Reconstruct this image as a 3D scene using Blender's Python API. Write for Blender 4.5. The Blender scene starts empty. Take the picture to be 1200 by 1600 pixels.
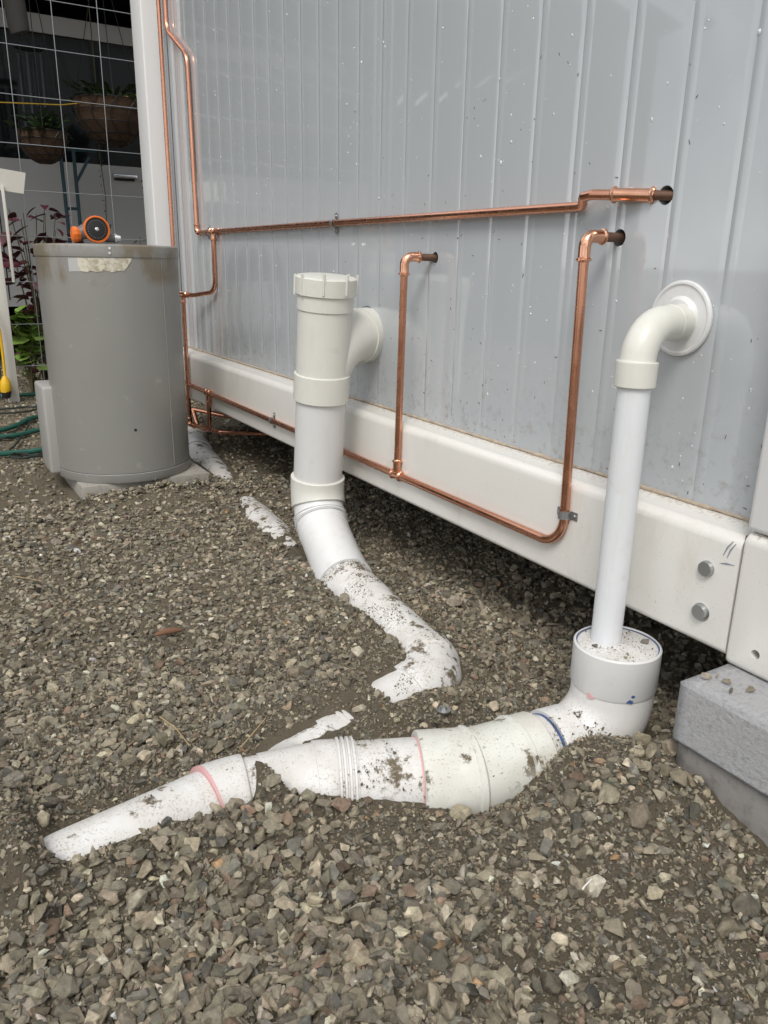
import bpy, bmesh, math, random
import numpy as np
from mathutils import Vector, Matrix

random.seed(7); RNG = np.random.default_rng(11)
S = bpy.context.scene
COL = S.collection

# ------------------------------------------------------------------ camera
# world: +Y runs along the cabin wall (away), +X points into the wall, Z up, metres
FPX, TH, AZ, RO, CH = 1222.0, math.radians(17.6), math.radians(31.2), math.radians(1.04), 0.66
_fh = np.array([math.sin(AZ), math.cos(AZ), 0.]); _r = np.array([math.cos(AZ), -math.sin(AZ), 0.]); _z = np.array([0, 0, 1.])
CF = math.cos(TH)*_fh - math.sin(TH)*_z
_u = math.sin(TH)*_fh + math.cos(TH)*_z
CR = _r*math.cos(RO) + _u*math.sin(RO)
CU = _u*math.cos(RO) - _r*math.sin(RO)
CP = np.array([0, 0, CH])
cd = bpy.data.cameras.new('camera'); cam = bpy.data.objects.new('camera', cd); COL.objects.link(cam)
cd.sensor_fit = 'VERTICAL'; cd.sensor_height = 36.0; cd.sensor_width = 27.0
cd.lens = 36.0*FPX/1600.0; cd.clip_start = 0.02; cd.clip_end = 3000
cam.matrix_world = Matrix(((CR[0], CU[0], -CF[0], CP[0]), (CR[1], CU[1], -CF[1], CP[1]), (CR[2], CU[2], -CF[2], CP[2]), (0, 0, 0, 1)))
S.camera = cam
S.render.resolution_x, S.render.resolution_y = 768, 1024

# ------------------------------------------------------------------ sky, sun, exposure
SUN_EL, SUN_AZ = math.radians(52), math.radians(224)      # overcast: wide, weak sun from behind-left of the camera
w = bpy.data.worlds.new('World'); S.world = w; w.use_nodes = True
nt = w.node_tree; nt.nodes.clear()
def wn(t, **k):
    n = nt.nodes.new(t)
    for a, b in k.items(): setattr(n, a, b)
    return n
sky = wn('ShaderNodeTexSky', sky_type='NISHITA', sun_disc=False, sun_elevation=SUN_EL, sun_rotation=SUN_AZ, air_density=1.0, dust_density=3.0)
tc = wn('ShaderNodeTexCoord'); mp = wn('ShaderNodeMapping'); mp.inputs['Scale'].default_value = (1, 1, 2.2); mp.inputs['Location'].default_value = (3.9, 3.1, 0.5)
nz = wn('ShaderNodeTexNoise'); nz.inputs['Scale'].default_value = 1.8; nz.inputs['Detail'].default_value = 3; nz.inputs['Roughness'].default_value = .55
rp = wn('ShaderNodeValToRGB'); rp.color_ramp.elements[0].position = .40; rp.color_ramp.elements[1].position = .62
rp.color_ramp.elements[0].color = (.25, .28, .33, 1); rp.color_ramp.elements[1].color = (1.55, 1.55, 1.54, 1)
sc = wn('ShaderNodeVectorMath', operation='SCALE'); sc.inputs['Scale'].default_value = 9.0
mx = wn('ShaderNodeMix', data_type='RGBA'); mx.inputs['Factor'].default_value = .86
bg = wn('ShaderNodeBackground'); bg.inputs['Strength'].default_value = .11
wo = wn('ShaderNodeOutputWorld')
L = nt.links.new
L(tc.outputs['Generated'], mp.inputs['Vector']); L(mp.outputs[0], nz.inputs['Vector']); L(nz.outputs[0], rp.inputs[0])
L(rp.outputs[0], sc.inputs[0]); L(sky.outputs[0], mx.inputs['A']); L(sc.outputs[0], mx.inputs['B'])
L(mx.outputs['Result'], bg.inputs[0]); L(bg.outputs[0], wo.inputs[0])
sd = bpy.data.lights.new('sun', 'SUN'); sd.energy = 1.5; sd.angle = math.radians(20); sd.color = (1, .965, .92)
sun = bpy.data.objects.new('sun', sd); COL.objects.link(sun)
# direction towards the sun
SD = Vector((math.sin(SUN_AZ)*math.cos(SUN_EL), math.cos(SUN_AZ)*math.cos(SUN_EL), math.sin(SUN_EL)))
sun.rotation_euler = SD.to_track_quat('Z', 'Y').to_euler(); sun.location = (-3, -3, 6)
S.view_settings.view_transform = 'Standard'; S.view_settings.look = 'None'
S.view_settings.gamma = 1.0; S.view_settings.exposure = 0.42
S.render.engine = 'CYCLES'

# ------------------------------------------------------------------ pixel helpers (photograph 1200x1600)
def ray(x, y): return CR*(x-600)/FPX - CU*(y-800)/FPX + CF
def onx(x, y, X): d = ray(x, y); return CP + d*(X/d[0])
def ony(x, y, Y): d = ray(x, y); return CP + d*(Y/d[1])
def onz(x, y, Z): d = ray(x, y); return CP + d*((Z-CH)/d[2])
def project(P):
    d = P - CP; z = d @ CF
    return 600+FPX*(d @ CR)/z, 800-FPX*(d @ CU)/z, z

# ------------------------------------------------------------------ materials
def mat(name, color=(.5, .5, .5), rough=.5, metal=0., spec=.5, coat=0., coat_r=.1, trans=0., ior=1.45):
    m = bpy.data.materials.new(name); m.use_nodes = True
    b = m.node_tree.nodes['Principled BSDF']
    b.inputs['Base Color'].default_value = (*color, 1); b.inputs['Roughness'].default_value = rough
    b.inputs['Metallic'].default_value = metal; b.inputs['Specular IOR Level'].default_value = spec
    b.inputs['Coat Weight'].default_value = coat; b.inputs['Coat Roughness'].default_value = coat_r
    b.inputs['Transmission Weight'].default_value = trans; b.inputs['IOR'].default_value = ior
    return m
class N:
    """tiny node builder on a material"""
    def __init__(s, m):
        s.m = m; s.t = m.node_tree; s.b = s.t.nodes['Principled BSDF']
        g = s.t.nodes.new('ShaderNodeNewGeometry'); s.pos = g.outputs['Position']; s.nrm = g.outputs['Normal']
    def link(s, a, b): s.t.links.new(a, b)
    def new(s, t, **k):
        n = s.t.nodes.new(t)
        for a, b in k.items(): setattr(n, a, b)
        return n
    def noise(s, scale, detail=4, rough=.55, stretch=None, out=0, vec=None):
        n = s.new('ShaderNodeTexNoise'); n.inputs['Scale'].default_value = scale; n.inputs['Detail'].default_value = detail; n.inputs['Roughness'].default_value = rough
        v = vec or s.pos
        if stretch:
            mp = s.new('ShaderNodeMapping'); mp.inputs['Scale'].default_value = stretch; s.link(v, mp.inputs['Vector']); v = mp.outputs[0]
        s.link(v, n.inputs['Vector']); return n.outputs[out]
    def ramp(s, f, stops):
        r = s.new('ShaderNodeValToRGB'); e = r.color_ramp.elements
        while len(e) < len(stops): e.new(.5)
        for i, (p, c) in enumerate(stops):
            e[i].position = p; e[i].color = (*c, 1) if len(c) == 3 else c
        s.link(f, r.inputs[0]); return r.outputs[0]
    def step(s, f, a, b): return s.ramp(f, [(a, (0, 0, 0)), (b, (1, 1, 1))])
    def mix(s, f, a, b, mode='MIX'):
        n = s.new('ShaderNodeMix', data_type='RGBA', blend_type=mode)
        for k, v in (('Factor', f), ('A', a), ('B', b)):
            i = n.inputs[k] if k != 'Factor' else n.inputs[0]
            if k != 'Factor': i = [q for q in n.inputs if q.name == k and q.type == 'RGBA'][0]
            if isinstance(v, (int, float)): i.default_value = v
            elif isinstance(v, tuple): i.default_value = (*v, 1)
            else: s.link(v, i)
        return [o for o in n.outputs if o.type == 'RGBA'][0]
    def math(s, op, a, b=0., clamp=False):
        n = s.new('ShaderNodeMath', operation=op, use_clamp=clamp)
        for i, v in ((0, a), (1, b)):
            if isinstance(v, (int, float)): n.inputs[i].default_value = v
            else: s.link(v, n.inputs[i])
        return n.outputs[0]
    def sep(s, v):
        n = s.new('ShaderNodeSeparateXYZ'); s.link(v, n.inputs[0]); return n.outputs
    def color(s, c): s.link(c, s.b.inputs['Base Color'])
    def rough(s, c): s.link(c, s.b.inputs['Roughness'])
    def bump(s, h, strength=.3, dist=.002):
        n = s.new('ShaderNodeBump'); n.inputs['Strength'].default_value = strength; n.inputs['Distance'].default_value = dist
        s.link(h, n.inputs['Height']); s.link(n.outputs[0], s.b.inputs['Normal'])
M = {}
SOIL = (.135, .108, .070)
def pvc(name, base, rough=.34, dirt=0., specks=0.):
    m = mat(name, base, rough, spec=.5); n = N(m)
    c = n.mix(n.noise(9, 3), tuple(v*.93 for v in base), tuple(min(1, v*1.04) for v in base))
    c = n.mix(n.math('MULTIPLY', n.step(n.noise(38, 5), .60, .78), .22), c, (.42, .38, .30))
    c = n.mix(n.math('MULTIPLY', n.step(n.noise(55, 5, .7, stretch=(1, 1, .12)), .52, .74), .22), c, (.48, .45, .39))
    if specks:
        up = n.step(n.sep(n.nrm)[2], -.2, .5)
        f = n.math('MULTIPLY', n.step(n.noise(330, 3, .6), .60-.05*specks, .66-.05*specks), n.step(n.noise(26, 4, .6), .38, .6))
        c = n.mix(n.math('MULTIPLY', n.math('MULTIPLY', f, up), .55), c, (.22, .18, .125))
        c = n.mix(n.math('MULTIPLY', n.math('MULTIPLY', n.step(n.noise(17, 6, .6), .42, .72), up), .38), c, (.40, .345, .26))
    if dirt:
        patch = n.step(n.noise(24, 8, .72), .575-.1*dirt, .63-.1*dirt)
        c = n.mix(n.math('MULTIPLY', patch, n.step(n.sep(n.nrm)[2], .0, .5)), c, SOIL)
        n.rough(n.mix(patch, (rough,)*3, (.9,)*3))
    n.color(c); return m
M['pvc_white'] = pvc('pvc_white', (.70, .70, .69), .34)
M['pvc_thin'] = pvc('pvc_thin', (.69, .705, .72), .33)
M['pvc_cream'] = pvc('pvc_cream', (.665, .66, .60), .36)
M['pvc_grey'] = pvc('pvc_grey', (.645, .64, .625), .38)
M['pvc_speck'] = pvc('pvc_speck', (.70, .69, .67), .36, specks=.6)
M['pvc_speck2'] = pvc('pvc_speck2', (.70, .69, .67), .4, dirt=.12, specks=1.)
M['pvc_dirty'] = pvc('pvc_dirty', (.70, .69, .67), .4, dirt=.36, specks=1.)
M['pvc_cream_dirty'] = pvc('pvc_cream_dirty', (.67, .67, .615), .38, dirt=.06, specks=.2)
M['pvc_bush'] = pvc('pvc_bush', (.68, .67, .65), .4, specks=1.6)
M['primer_pink'] = mat('primer_pink', (.64, .36, .36), .5)
M['scuff'] = mat('scuff', (.27, .28, .33), .6)
M['primer_blue'] = mat('primer_blue', (.05, .10, .24), .5)

m = mat('copper', (.74, .40, .28), .27, metal=1.); n = N(m)
c = n.mix(n.noise(7, 3), (.78, .40, .27), (.52, .24, .15)); c = n.mix(n.math('MULTIPLY', n.step(n.noise(30, 6, .65), .55, .8), .16), c, (.50, .26, .18))
n.color(c); n.rough(n.ramp(n.noise(35, 4), [(.3, (.20,)*3), (.7, (.32,)*3)])); M['copper'] = m
m = mat('copper_fitting', (.80, .47, .33), .2, metal=1.); n = N(m)
n.color(n.mix(n.noise(40, 4), (.84, .48, .33), (.58, .27, .16))); M['copper_fitting'] = m
M['copper_old'] = mat('copper_old', (.17, .10, .07), .5, metal=.7)

m = mat('wall_grey', (.43, .46, .47), .25, spec=.5, coat=1., coat_r=.04); n = N(m); n.b.inputs['Coat IOR'].default_value = 1.65
c = n.mix(n.noise(2.2, 3), (.435, .46, .478), (.485, .512, .53))
streak = n.step(n.noise(7, 5, .6, stretch=(1, 4, .35)), .52, .8)
c = n.mix(n.math('MULTIPLY', streak, .12), c, (.50, .51, .50))
low = n.ramp(n.sep(n.pos)[2], [(.352, (1,)*3), (.52, (0,)*3)])
c = n.mix(n.math('MULTIPLY', n.math('MULTIPLY', n.step(n.noise(60, 6, .7), .52, .72), low), .6), c, (.22, .185, .13))
n.color(c); n.rough(n.ramp(n.noise(6, 4), [(.3, (.13,)*3), (.7, (.22,)*3)]))
n.bump(n.noise(3.0, 2, stretch=(1, 1, .25)), .10, .02); M['wall'] = m

m = mat('rail_white', (.71, .69, .64), .25, spec=.5, coat=.5, coat_r=.12); n = N(m)
c = n.mix(n.noise(5, 3), (.69, .675, .63), (.74, .725, .68))
c = n.mix(n.math('MULTIPLY', n.step(n.noise(16, 6, .65, stretch=(1, 1, .35)), .55, .75), .3), c, (.48, .42, .32))
top = n.ramp(n.sep(n.pos)[2], [(.3455, (0,)*3), (.3488, (1,)*3)])
c = n.mix(n.math('MULTIPLY', top, n.step(n.noise(150, 6, .75), .50, .62)), c, (.30, .20, .11))
c = n.mix(n.math('MULTIPLY', n.step(n.noise(420, 3, .6), .66, .70), .7), c, (.30, .25, .18))
n.color(c); M['rail'] = m
m = mat('sealant', (.30, .20, .13), .8); n = N(m); n.color(n.mix(n.noise(60, 5), (.20, .12, .075), (.62, .55, .43))); M['sealant'] = m
M['rust'] = mat('rust', (.16, .07, .035), .9)
M['zinc'] = mat('zinc', (.45, .46, .46), .42, metal=1.)
M['post_white'] = mat('post_white', (.74, .74, .73), .35)
M['black'] = mat('black_plastic', (.015, .015, .016), .5)
M['dark'] = mat('dark_inside', (.02, .02, .02), .9)

m = mat('tank_grey', (.27, .26, .245), .38, spec=.5, coat=.3, coat_r=.25); n = N(m)
c = n.mix(n.noise(4, 4), (.215, .209, .192), (.25, .244, .226))
zz = n.sep(n.pos)[2]
topm = n.ramp(zz, [(.585, (0,)*3), (.612, (1,)*3)])
st = n.math('MULTIPLY', topm, n.step(n.noise(8, 6, .65, stretch=(1, 1, .5)), .43, .53))
c = n.mix(n.math('MULTIPLY', st, .8), c, (.16, .130, .082))
c = n.mix(n.math('MULTIPLY', n.step(n.noise(26, 6, .7), .62, .7), .35), c, (.40, .38, .34))
c = n.mix(n.math('MULTIPLY', n.step(n.noise(90, 4, .7), .68, .74), .5), c, (.12, .10, .08))
n.color(c); n.rough(n.ramp(n.noise(9, 4), [(.3, (.32,)*3), (.7, (.5,)*3)])); M['tank'] = m
m = mat('sticker', (.6, .58, .5), .6); n = N(m)
n.color(n.mix(n.step(n.noise(70, 6, .7), .45, .6), (.58, .55, .45), (.36, .31, .22))); M['sticker'] = m
M['sticker_grey'] = mat('sticker_grey', (.42, .42, .41), .5)
M['tank_cover'] = mat('tank_cover', (.34, .33, .31), .45)

def concrete(name, a, b, scale=40, pores=True, bumpd=.003):
    m = mat(name, a, .92, spec=.2); n = N(m)
    c = n.mix(n.noise(6, 5, .6), a, b); c = n.mix(n.math('MULTIPLY', n.step(n.noise(scale*3, 5, .7), .5, .66), .5), c, tuple(v*.6 for v in a))
    n.color(c); n.bump(n.noise(scale*4, 6, .75), .8, bumpd); return m
M['block_light'] = concrete('block_light', (.44, .44, .445), (.54, .54, .545), 45, bumpd=.008)
M['block_dark'] = concrete('block_dark', (.24, .225, .21), (.30, .285, .265), 20, bumpd=.0012)
M['paver'] = concrete('paver', (.26, .24, .21), (.38, .36, .32), 20, bumpd=.0015)

m = mat('soil', SOIL, .95, spec=.15); n = N(m)
c = n.mix(n.noise(14, 6, .65), (.165, .138, .095), (.265, .226, .162)); c = n.mix(n.math('MULTIPLY', n.step(n.noise(190, 5, .7), .5, .68), .6), c, (.24, .21, .16))
c = n.mix(n.math('MULTIPLY', n.step(n.noise(420, 4, .7), .56, .64), .55), c, (.085, .068, .045))
n.color(c); n.bump(n.noise(210, 8, .8), 1.0, .012); M['soil'] = m
def stone_mat(name, single):
    m = mat(name, (.2, .18, .15), .72, spec=.35); n = N(m)
    if single:
        o = n.new('ShaderNodeObjectInfo'); base = o.outputs['Color']
    else:
        a = n.new('ShaderNodeVertexColor', layer_name='Col'); base = a.outputs['Color']
    v = n.ramp(n.noise(130, 8, .75), [(.3, (.50,)*3), (.7, (1.42,)*3)])
    c = n.mix(1.0, base, v, 'MULTIPLY')
    c = n.mix(n.math('MULTIPLY', n.step(n.noise(48, 5, .7), .46, .66), .5), c, (.22, .185, .128))
    c = n.mix(n.math('MULTIPLY', n.step(n.noise(70, 3, .5, stretch=(1, .3, 1)), .68, .71), .5), c, (.42, .38, .32))
    n.color(c); n.rough(n.ramp(n.noise(60, 3), [(.3, (.5,)*3), (.7, (.85,)*3)])); n.bump(n.noise(260, 8, .8), .9, .0022); return m
M['stone'] = stone_mat('stone', True); M['gravel'] = stone_mat('gravel', False)
M['water'] = mat('water', (.96, .97, .98), .03, trans=.5, ior=1.33)  # half-opaque white base puts the drops' bright glint into the colour
M['fleck'] = mat('fleck', (.11, .09, .065), .8)
M['straw'] = mat('straw', (.34, .25, .13), .8)
M['bark'] = mat('bark', (.17, .085, .05), .85)
M['wire'] = mat('wire', (.30, .31, .32), .45, metal=.8)
M['hose'] = mat('hose', (.012, .085, .06), .4)
M['cable'] = mat('cable', (.02, .03, .025), .5)
M['rope'] = mat('rope', (.38, .24, .01), .6)
M['yellow'] = mat('yellow', (.75, .45, .02), .4)
M['orange'] = mat('orange', (.68, .15, .02), .4)
M['nozzle_grey'] = mat('nozzle_grey', (.12, .12, .12), .45)
M['chrome'] = mat('chrome', (.75, .75, .75), .18, metal=1.)
m = mat('coir', (.10, .06, .035), .95); n = N(m); n.color(n.mix(n.noise(50, 6, .7), (.03, .018, .010), (.115, .068, .04))); n.bump(n.noise(160, 5), .8, .006); M['coir'] = m
M['leaf_green'] = mat('leaf_green', (.07, .16, .03), .5)
M['leaf_yellow'] = mat('leaf_yellow', (.16, .25, .05), .5)
M['leaf_dark'] = mat('leaf_dark', (.02, .042, .012), .6)
M['leaf_bright'] = mat('leaf_bright', (.21, .34, .07), .5)
M['leaf_dim'] = mat('leaf_dim', (.03, .06, .015), .6)
M['leaf_red'] = mat('leaf_red', (.075, .016, .024), .5)
M['stem'] = mat('stem', (.08, .07, .03), .7)
M['teal'] = mat('teal', (.012, .045, .06), .5)
M['chime'] = mat('chime', (.03, .035, .042), .5)
M['van_white'] = mat('van_white', (.40, .40, .395), .3, coat=.4)
M['glass_dark'] = mat('glass_dark', (.008, .009, .01), .08)
M['carport'] = mat('carport', (.022, .022, .022), .8)
M['carport_dark'] = mat('carport_dark', (.012, .012, .013), .85)
M['pot'] = mat('pot', (.10, .095, .09), .8)
M['sign'] = mat('sign', (.62, .60, .54), .6)
M['tyre'] = mat('tyre', (.02, .02, .02), .8)

# ------------------------------------------------------------------ object helpers
def root(name, label, cat, loc=(0, 0, 0), group=None):
    o = bpy.data.objects.new(name, None); COL.objects.link(o); o.location = loc; o.empty_display_size = .05
    o['label'] = label; o['category'] = cat
    if group: o['group'] = group
    return o
def org(parent):
    v = Vector((0, 0, 0))
    while parent is not None: v += parent.location; parent = parent.parent
    return v
def mk(name, verts, faces, material, parent=None, smooth=True, angle=32):
    o0 = org(parent)
    me = bpy.data.meshes.new(name); me.from_pydata([(v[0]-o0.x, v[1]-o0.y, v[2]-o0.z) for v in verts], [], faces)
    me.materials.append(M[material]); 
    if smooth:
        me.polygons.foreach_set('use_smooth', [True]*len(me.polygons)); me.set_sharp_from_angle(angle=math.radians(angle))
    me.update()
    o = bpy.data.objects.new(name, me); COL.objects.link(o); o.parent = parent
    return o
def tag(o, label, cat, group=None):
    o['label'] = label; o['category'] = cat
    if group: o['group'] = group
    return o
class G:
    """geometry collector"""
    def __init__(s): s.v = []; s.f = []
    def add(s, v, f):
        k = len(s.v); s.v += [tuple(p) for p in v]; s.f += [tuple(i+k for i in q) for q in f]; return s
    def box(s, a, b): 
        x0, y0, z0 = a; x1, y1, z1 = b
        return s.add([(x0, y0, z0), (x1, y0, z0), (x1, y1, z0), (x0, y1, z0), (x0, y0, z1), (x1, y0, z1), (x1, y1, z1), (x0, y1, z1)],
                     [(0, 3, 2, 1), (4, 5, 6, 7), (0, 1, 5, 4), (1, 2, 6, 5), (2, 3, 7, 6), (3, 0, 4, 7)])
    def tube(s, pts, rad, seg=12, cap=True):
        P = [np.array(p, float) for p in pts]; n = len(P)
        R = [rad]*n if isinstance(rad, (int, float)) else rad
        T = []
        for i in range(n):
            a, b = P[max(0, i-1)], P[min(n-1, i+1)]; j = 1
            while np.linalg.norm(b-a) < 1e-7 and (i-1-j >= 0 or i+1+j < n):
                a, b = P[max(0, i-1-j)], P[min(n-1, i+1+j)]; j += 1
            T.append((b-a)/max(1e-9, np.linalg.norm(b-a)))
            if i and T[i]@T[i-1] < 0: T[i] = -T[i]
        t = T[0]; ref = np.array([0, 0, 1.]) if abs(t[2]) < .9 else np.array([1., 0, 0])
        nn = np.cross(t, ref); nn /= np.linalg.norm(nn)
        V = []; 
        for i in range(n):
            t = T[i]; nn = nn-t*(nn@t); nn /= np.linalg.norm(nn); bb = np.cross(t, nn)
            for k in range(seg):
                a = 2*math.pi*k/seg; V.append(P[i]+R[i]*(math.cos(a)*nn+math.sin(a)*bb))
        F = []
        for i in range(n-1):
            for k in range(seg):
                k2 = (k+1) % seg; F.append((i*seg+k, i*seg+k2, (i+1)*seg+k2, (i+1)*seg+k))
        if cap: F.append(tuple(range(seg))[::-1]); F.append(tuple(range((n-1)*seg, n*seg)))
        return s.add(V, F)
    def extrude(s, prof, axis, a, b):
        """prof: closed 2D loop; axis 'x'|'y'|'z' extrusion; the two others in order"""
        def p(u, v, t): return {'x': (t, u, v), 'y': (u, t, v), 'z': (u, v, t)}[axis]
        n = len(prof); V = [p(u, v, a) for u, v in prof]+[p(u, v, b) for u, v in prof]
        F = [(i, (i+1) % n, n+(i+1) % n, n+i) for i in range(n)]+[tuple(range(n))[::-1], tuple(range(n, 2*n))]
        return s.add(V, F)
    def make(s, name, material, parent=None, smooth=True, angle=32, recalc=True):
        o = mk(name, s.v, s.f, material, parent, smooth, angle)
        if recalc:
            bm = bmesh.new(); bm.from_mesh(o.data); bmesh.ops.recalc_face_normals(bm, faces=bm.faces); bm.to_mesh(o.data); bm.free()
            if smooth: o.data.set_sharp_from_angle(angle=math.radians(angle))
        return o
def rbox(name, a, b, bev, material, parent=None, seg=2, jitter=0):
    g = G().box(a, b); o = g.make(name, material, parent, smooth=False)
    bm = bmesh.new(); bm.from_mesh(o.data)
    bmesh.ops.bevel(bm, geom=bm.edges[:], offset=bev, segments=seg, affect='EDGES', profile=.5)
    if jitter:
        bmesh.ops.triangulate(bm, faces=bm.faces[:]); bmesh.ops.subdivide_edges(bm, edges=bm.edges[:], cuts=5, use_grid_fill=True)
        for v in bm.verts: v.co += Vector((random.gauss(0, jitter), random.gauss(0, jitter), random.gauss(0, jitter)))
    bm.to_mesh(o.data); bm.free()
    o.data.polygons.foreach_set('use_smooth', [True]*len(o.data.polygons)); o.data.set_sharp_from_angle(angle=math.radians(40))
    return o
class Path:
    """polyline with filleted corners, addressed by arc length"""
    def __init__(s, pts, rads=None, step=.006, lim=.49):
        P = [np.array(p, float) for p in pts]; rads = rads or [0]*len(P); out = [P[0]]
        s.corner = []
        for i in range(1, len(P)-1):
            a, b, c = P[i-1], P[i], P[i+1]; d1 = (b-a)/np.linalg.norm(b-a); d2 = (c-b)/np.linalg.norm(c-b)
            phi = math.acos(max(-1, min(1, d1@d2))); r = rads[i]
            if r <= 0 or phi < 1e-3: out.append(b); continue
            t = r*math.tan(phi/2); t = min(t, lim*np.linalg.norm(b-a), lim*np.linalg.norm(c-b)); r = t/math.tan(phi/2)
            nrm = d2-d1*(d1@d2); nrm /= np.linalg.norm(nrm); o = b-d1*t+nrm*r
            m = max(4, int(math.degrees(phi)/6))
            for k in range(m+1):
                an = phi*k/m; out.append(o+r*(-nrm*math.cos(an)+d1*math.sin(an)))
        out.append(P[-1])
        s.p = np.array(out); s.s = np.concatenate([[0], np.cumsum(np.linalg.norm(np.diff(s.p, axis=0), axis=1))]); s.L = s.s[-1]
    def at(s, t): return np.array([np.interp(t, s.s, s.p[:, k]) for k in range(3)])
    def near(s, q): # arc length closest to a point
        tt = np.linspace(0, s.L, 2000); pp = np.array([s.at(t) for t in tt]); return tt[np.argmin(np.linalg.norm(pp-np.array(q), axis=1))]
    def part(s, prof, g=None, seg=40, cap=True):
        """prof [(s, r), ...]; rings follow the curved path in between"""
        S_, R_ = [], []
        for (a, ra), (b, rb) in zip(prof[:-1], prof[1:]):
            S_.append(a); R_.append(ra)
            for t in s.s:
                if a+1e-4 < t < b-1e-4: S_.append(t); R_.append(ra+(rb-ra)*(t-a)/(b-a))
        S_.append(prof[-1][0]); R_.append(prof[-1][1])
        g = g or G(); P = [s.at(t) for t in S_]
        # frames from the smooth path, not from coincident rings
        n = len(P); T = []
        for t in S_:
            e = .0015; a, b = s.at(max(0, t-e)), s.at(min(s.L, t+e)); T.append((b-a)/np.linalg.norm(b-a))
        t0 = T[0]; ref = np.array([0, 0, 1.]) if abs(t0[2]) < .9 else np.array([1., 0, 0]); nn = np.cross(t0, ref); nn /= np.linalg.norm(nn)
        V, F = [], []
        for i in range(n):
            tt = T[i]; nn = nn-tt*(nn@tt); nn /= np.linalg.norm(nn); bb = np.cross(tt, nn)
            for k in range(seg):
                an = 2*math.pi*k/seg; V.append(P[i]+R_[i]*(math.cos(an)*nn+math.sin(an)*bb))
        for i in range(n-1):
            for k in range(seg):
                k2 = (k+1) % seg; F.append((i*seg+k, i*seg+k2, (i+1)*seg+k2, (i+1)*seg+k))
        if cap: F.append(tuple(range(seg))[::-1]); F.append(tuple(range((n-1)*seg, n*seg)))
        return g.add(V, F)
def collar(a, b, ri, ro, ch=.0012): return [(a, ri), (a, ro-ch), (a+ch, ro), (b-ch, ro), (b, ro-ch), (b, ri)]
def grooves(a, b, n, r, d=.0016):
    """ribbed grip rings"""
    out = []; w_ = (b-a)/n
    for i in range(n):
        t = a+i*w_; out += [(t, r), (t+w_*.15, r+d), (t+w_*.55, r+d), (t+w_*.7, r)]
    return out
def disc(center, normal, r, depth, seg=20, inner=0.8):
    """bolt head / dome: lathe along normal"""
    c = np.array(center, float); nrm = np.array(normal, float); nrm /= np.linalg.norm(nrm)
    pts = [c, c+nrm*depth*.6, c+nrm*depth]; return G().tube(pts, [r, r, r*inner], seg)

# ------------------------------------------------------------------ value noise
def vnoise(x, y, scale, seed):
    r = np.random.default_rng(seed).random((256, 256)); u = x*scale; v = y*scale
    i = np.floor(u).astype(int); j = np.floor(v).astype(int); fu = u-i; fv = v-j; fu = fu*fu*(3-2*fu); fv = fv*fv*(3-2*fv)
    g = lambda a, b: r[a % 256, b % 256]
    return (g(i, j)*(1-fu)+g(i+1, j)*fu)*(1-fv)+(g(i, j+1)*(1-fu)+g(i+1, j+1)*fu)*fv-.5

# ------------------------------------------------------------------ pipe paths (used by the ground too)
R110 = .055
stack = Path([(.764, 1.508, .64), (.764, 1.566, .105), (.712, 1.325, .025), (.690, .945, -.006), (.515, .913, -.024)], [0, .10, .12, .085, 0], lim=.6)
maind = Path([(.812, .690, .150), (.812, .690, -.002), (.580, .718, -.006), (.385, .800, -.006), (.270, .828, -.010), (.060, .797, -.014), (-.06, .780, -.060)], [0, .088, .12, .2, .2, .1, 0])
fard = Path([(.93, 3.00, -.010), (.862, 2.79, -.015), (.812, 2.26, -.056), (.758, 1.80, -.043), (.70, 1.3, -.10)], [0, .2, .3, .2, 0])
brleg = Path([(.345, .817, -.008), (.385, .882, -.041), (.478, .903, -.042), (.515, .909, -.045)], [0, .05, .1, 0])
def pipe_dist(x, y):
    """distance in plan to the nearest buried pipe and that pipe's axis height"""
    d = np.full(x.shape, 9.); zc = np.zeros(x.shape)
    for P, r in ((stack, R110), (maind, R110), (fard, R110), (brleg, R110)):
        for a, b in zip(P.p[:-1], P.p[1:]):
            ab = b[:2]-a[:2]; l2 = ab@ab
            if l2 < 1e-9: continue
            t = np.clip(((x-a[0])*ab[0]+(y-a[1])*ab[1])/l2, 0, 1)
            dd = np.hypot(x-a[0]-t*ab[0], y-a[1]-t*ab[1]); k = dd < d
            d = np.where(k, dd, d); zc = np.where(k, a[2]+t*(b[2]-a[2]), zc)
    return d, zc
def gauss(x, y, cx, cy, sx, sy, rot=0):
    c, s_ = math.cos(rot), math.sin(rot); u = (x-cx)*c+(y-cy)*s_; v = -(x-cx)*s_+(y-cy)*c
    return np.exp(-.5*((u/sx)**2+(v/sy)**2))
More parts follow.
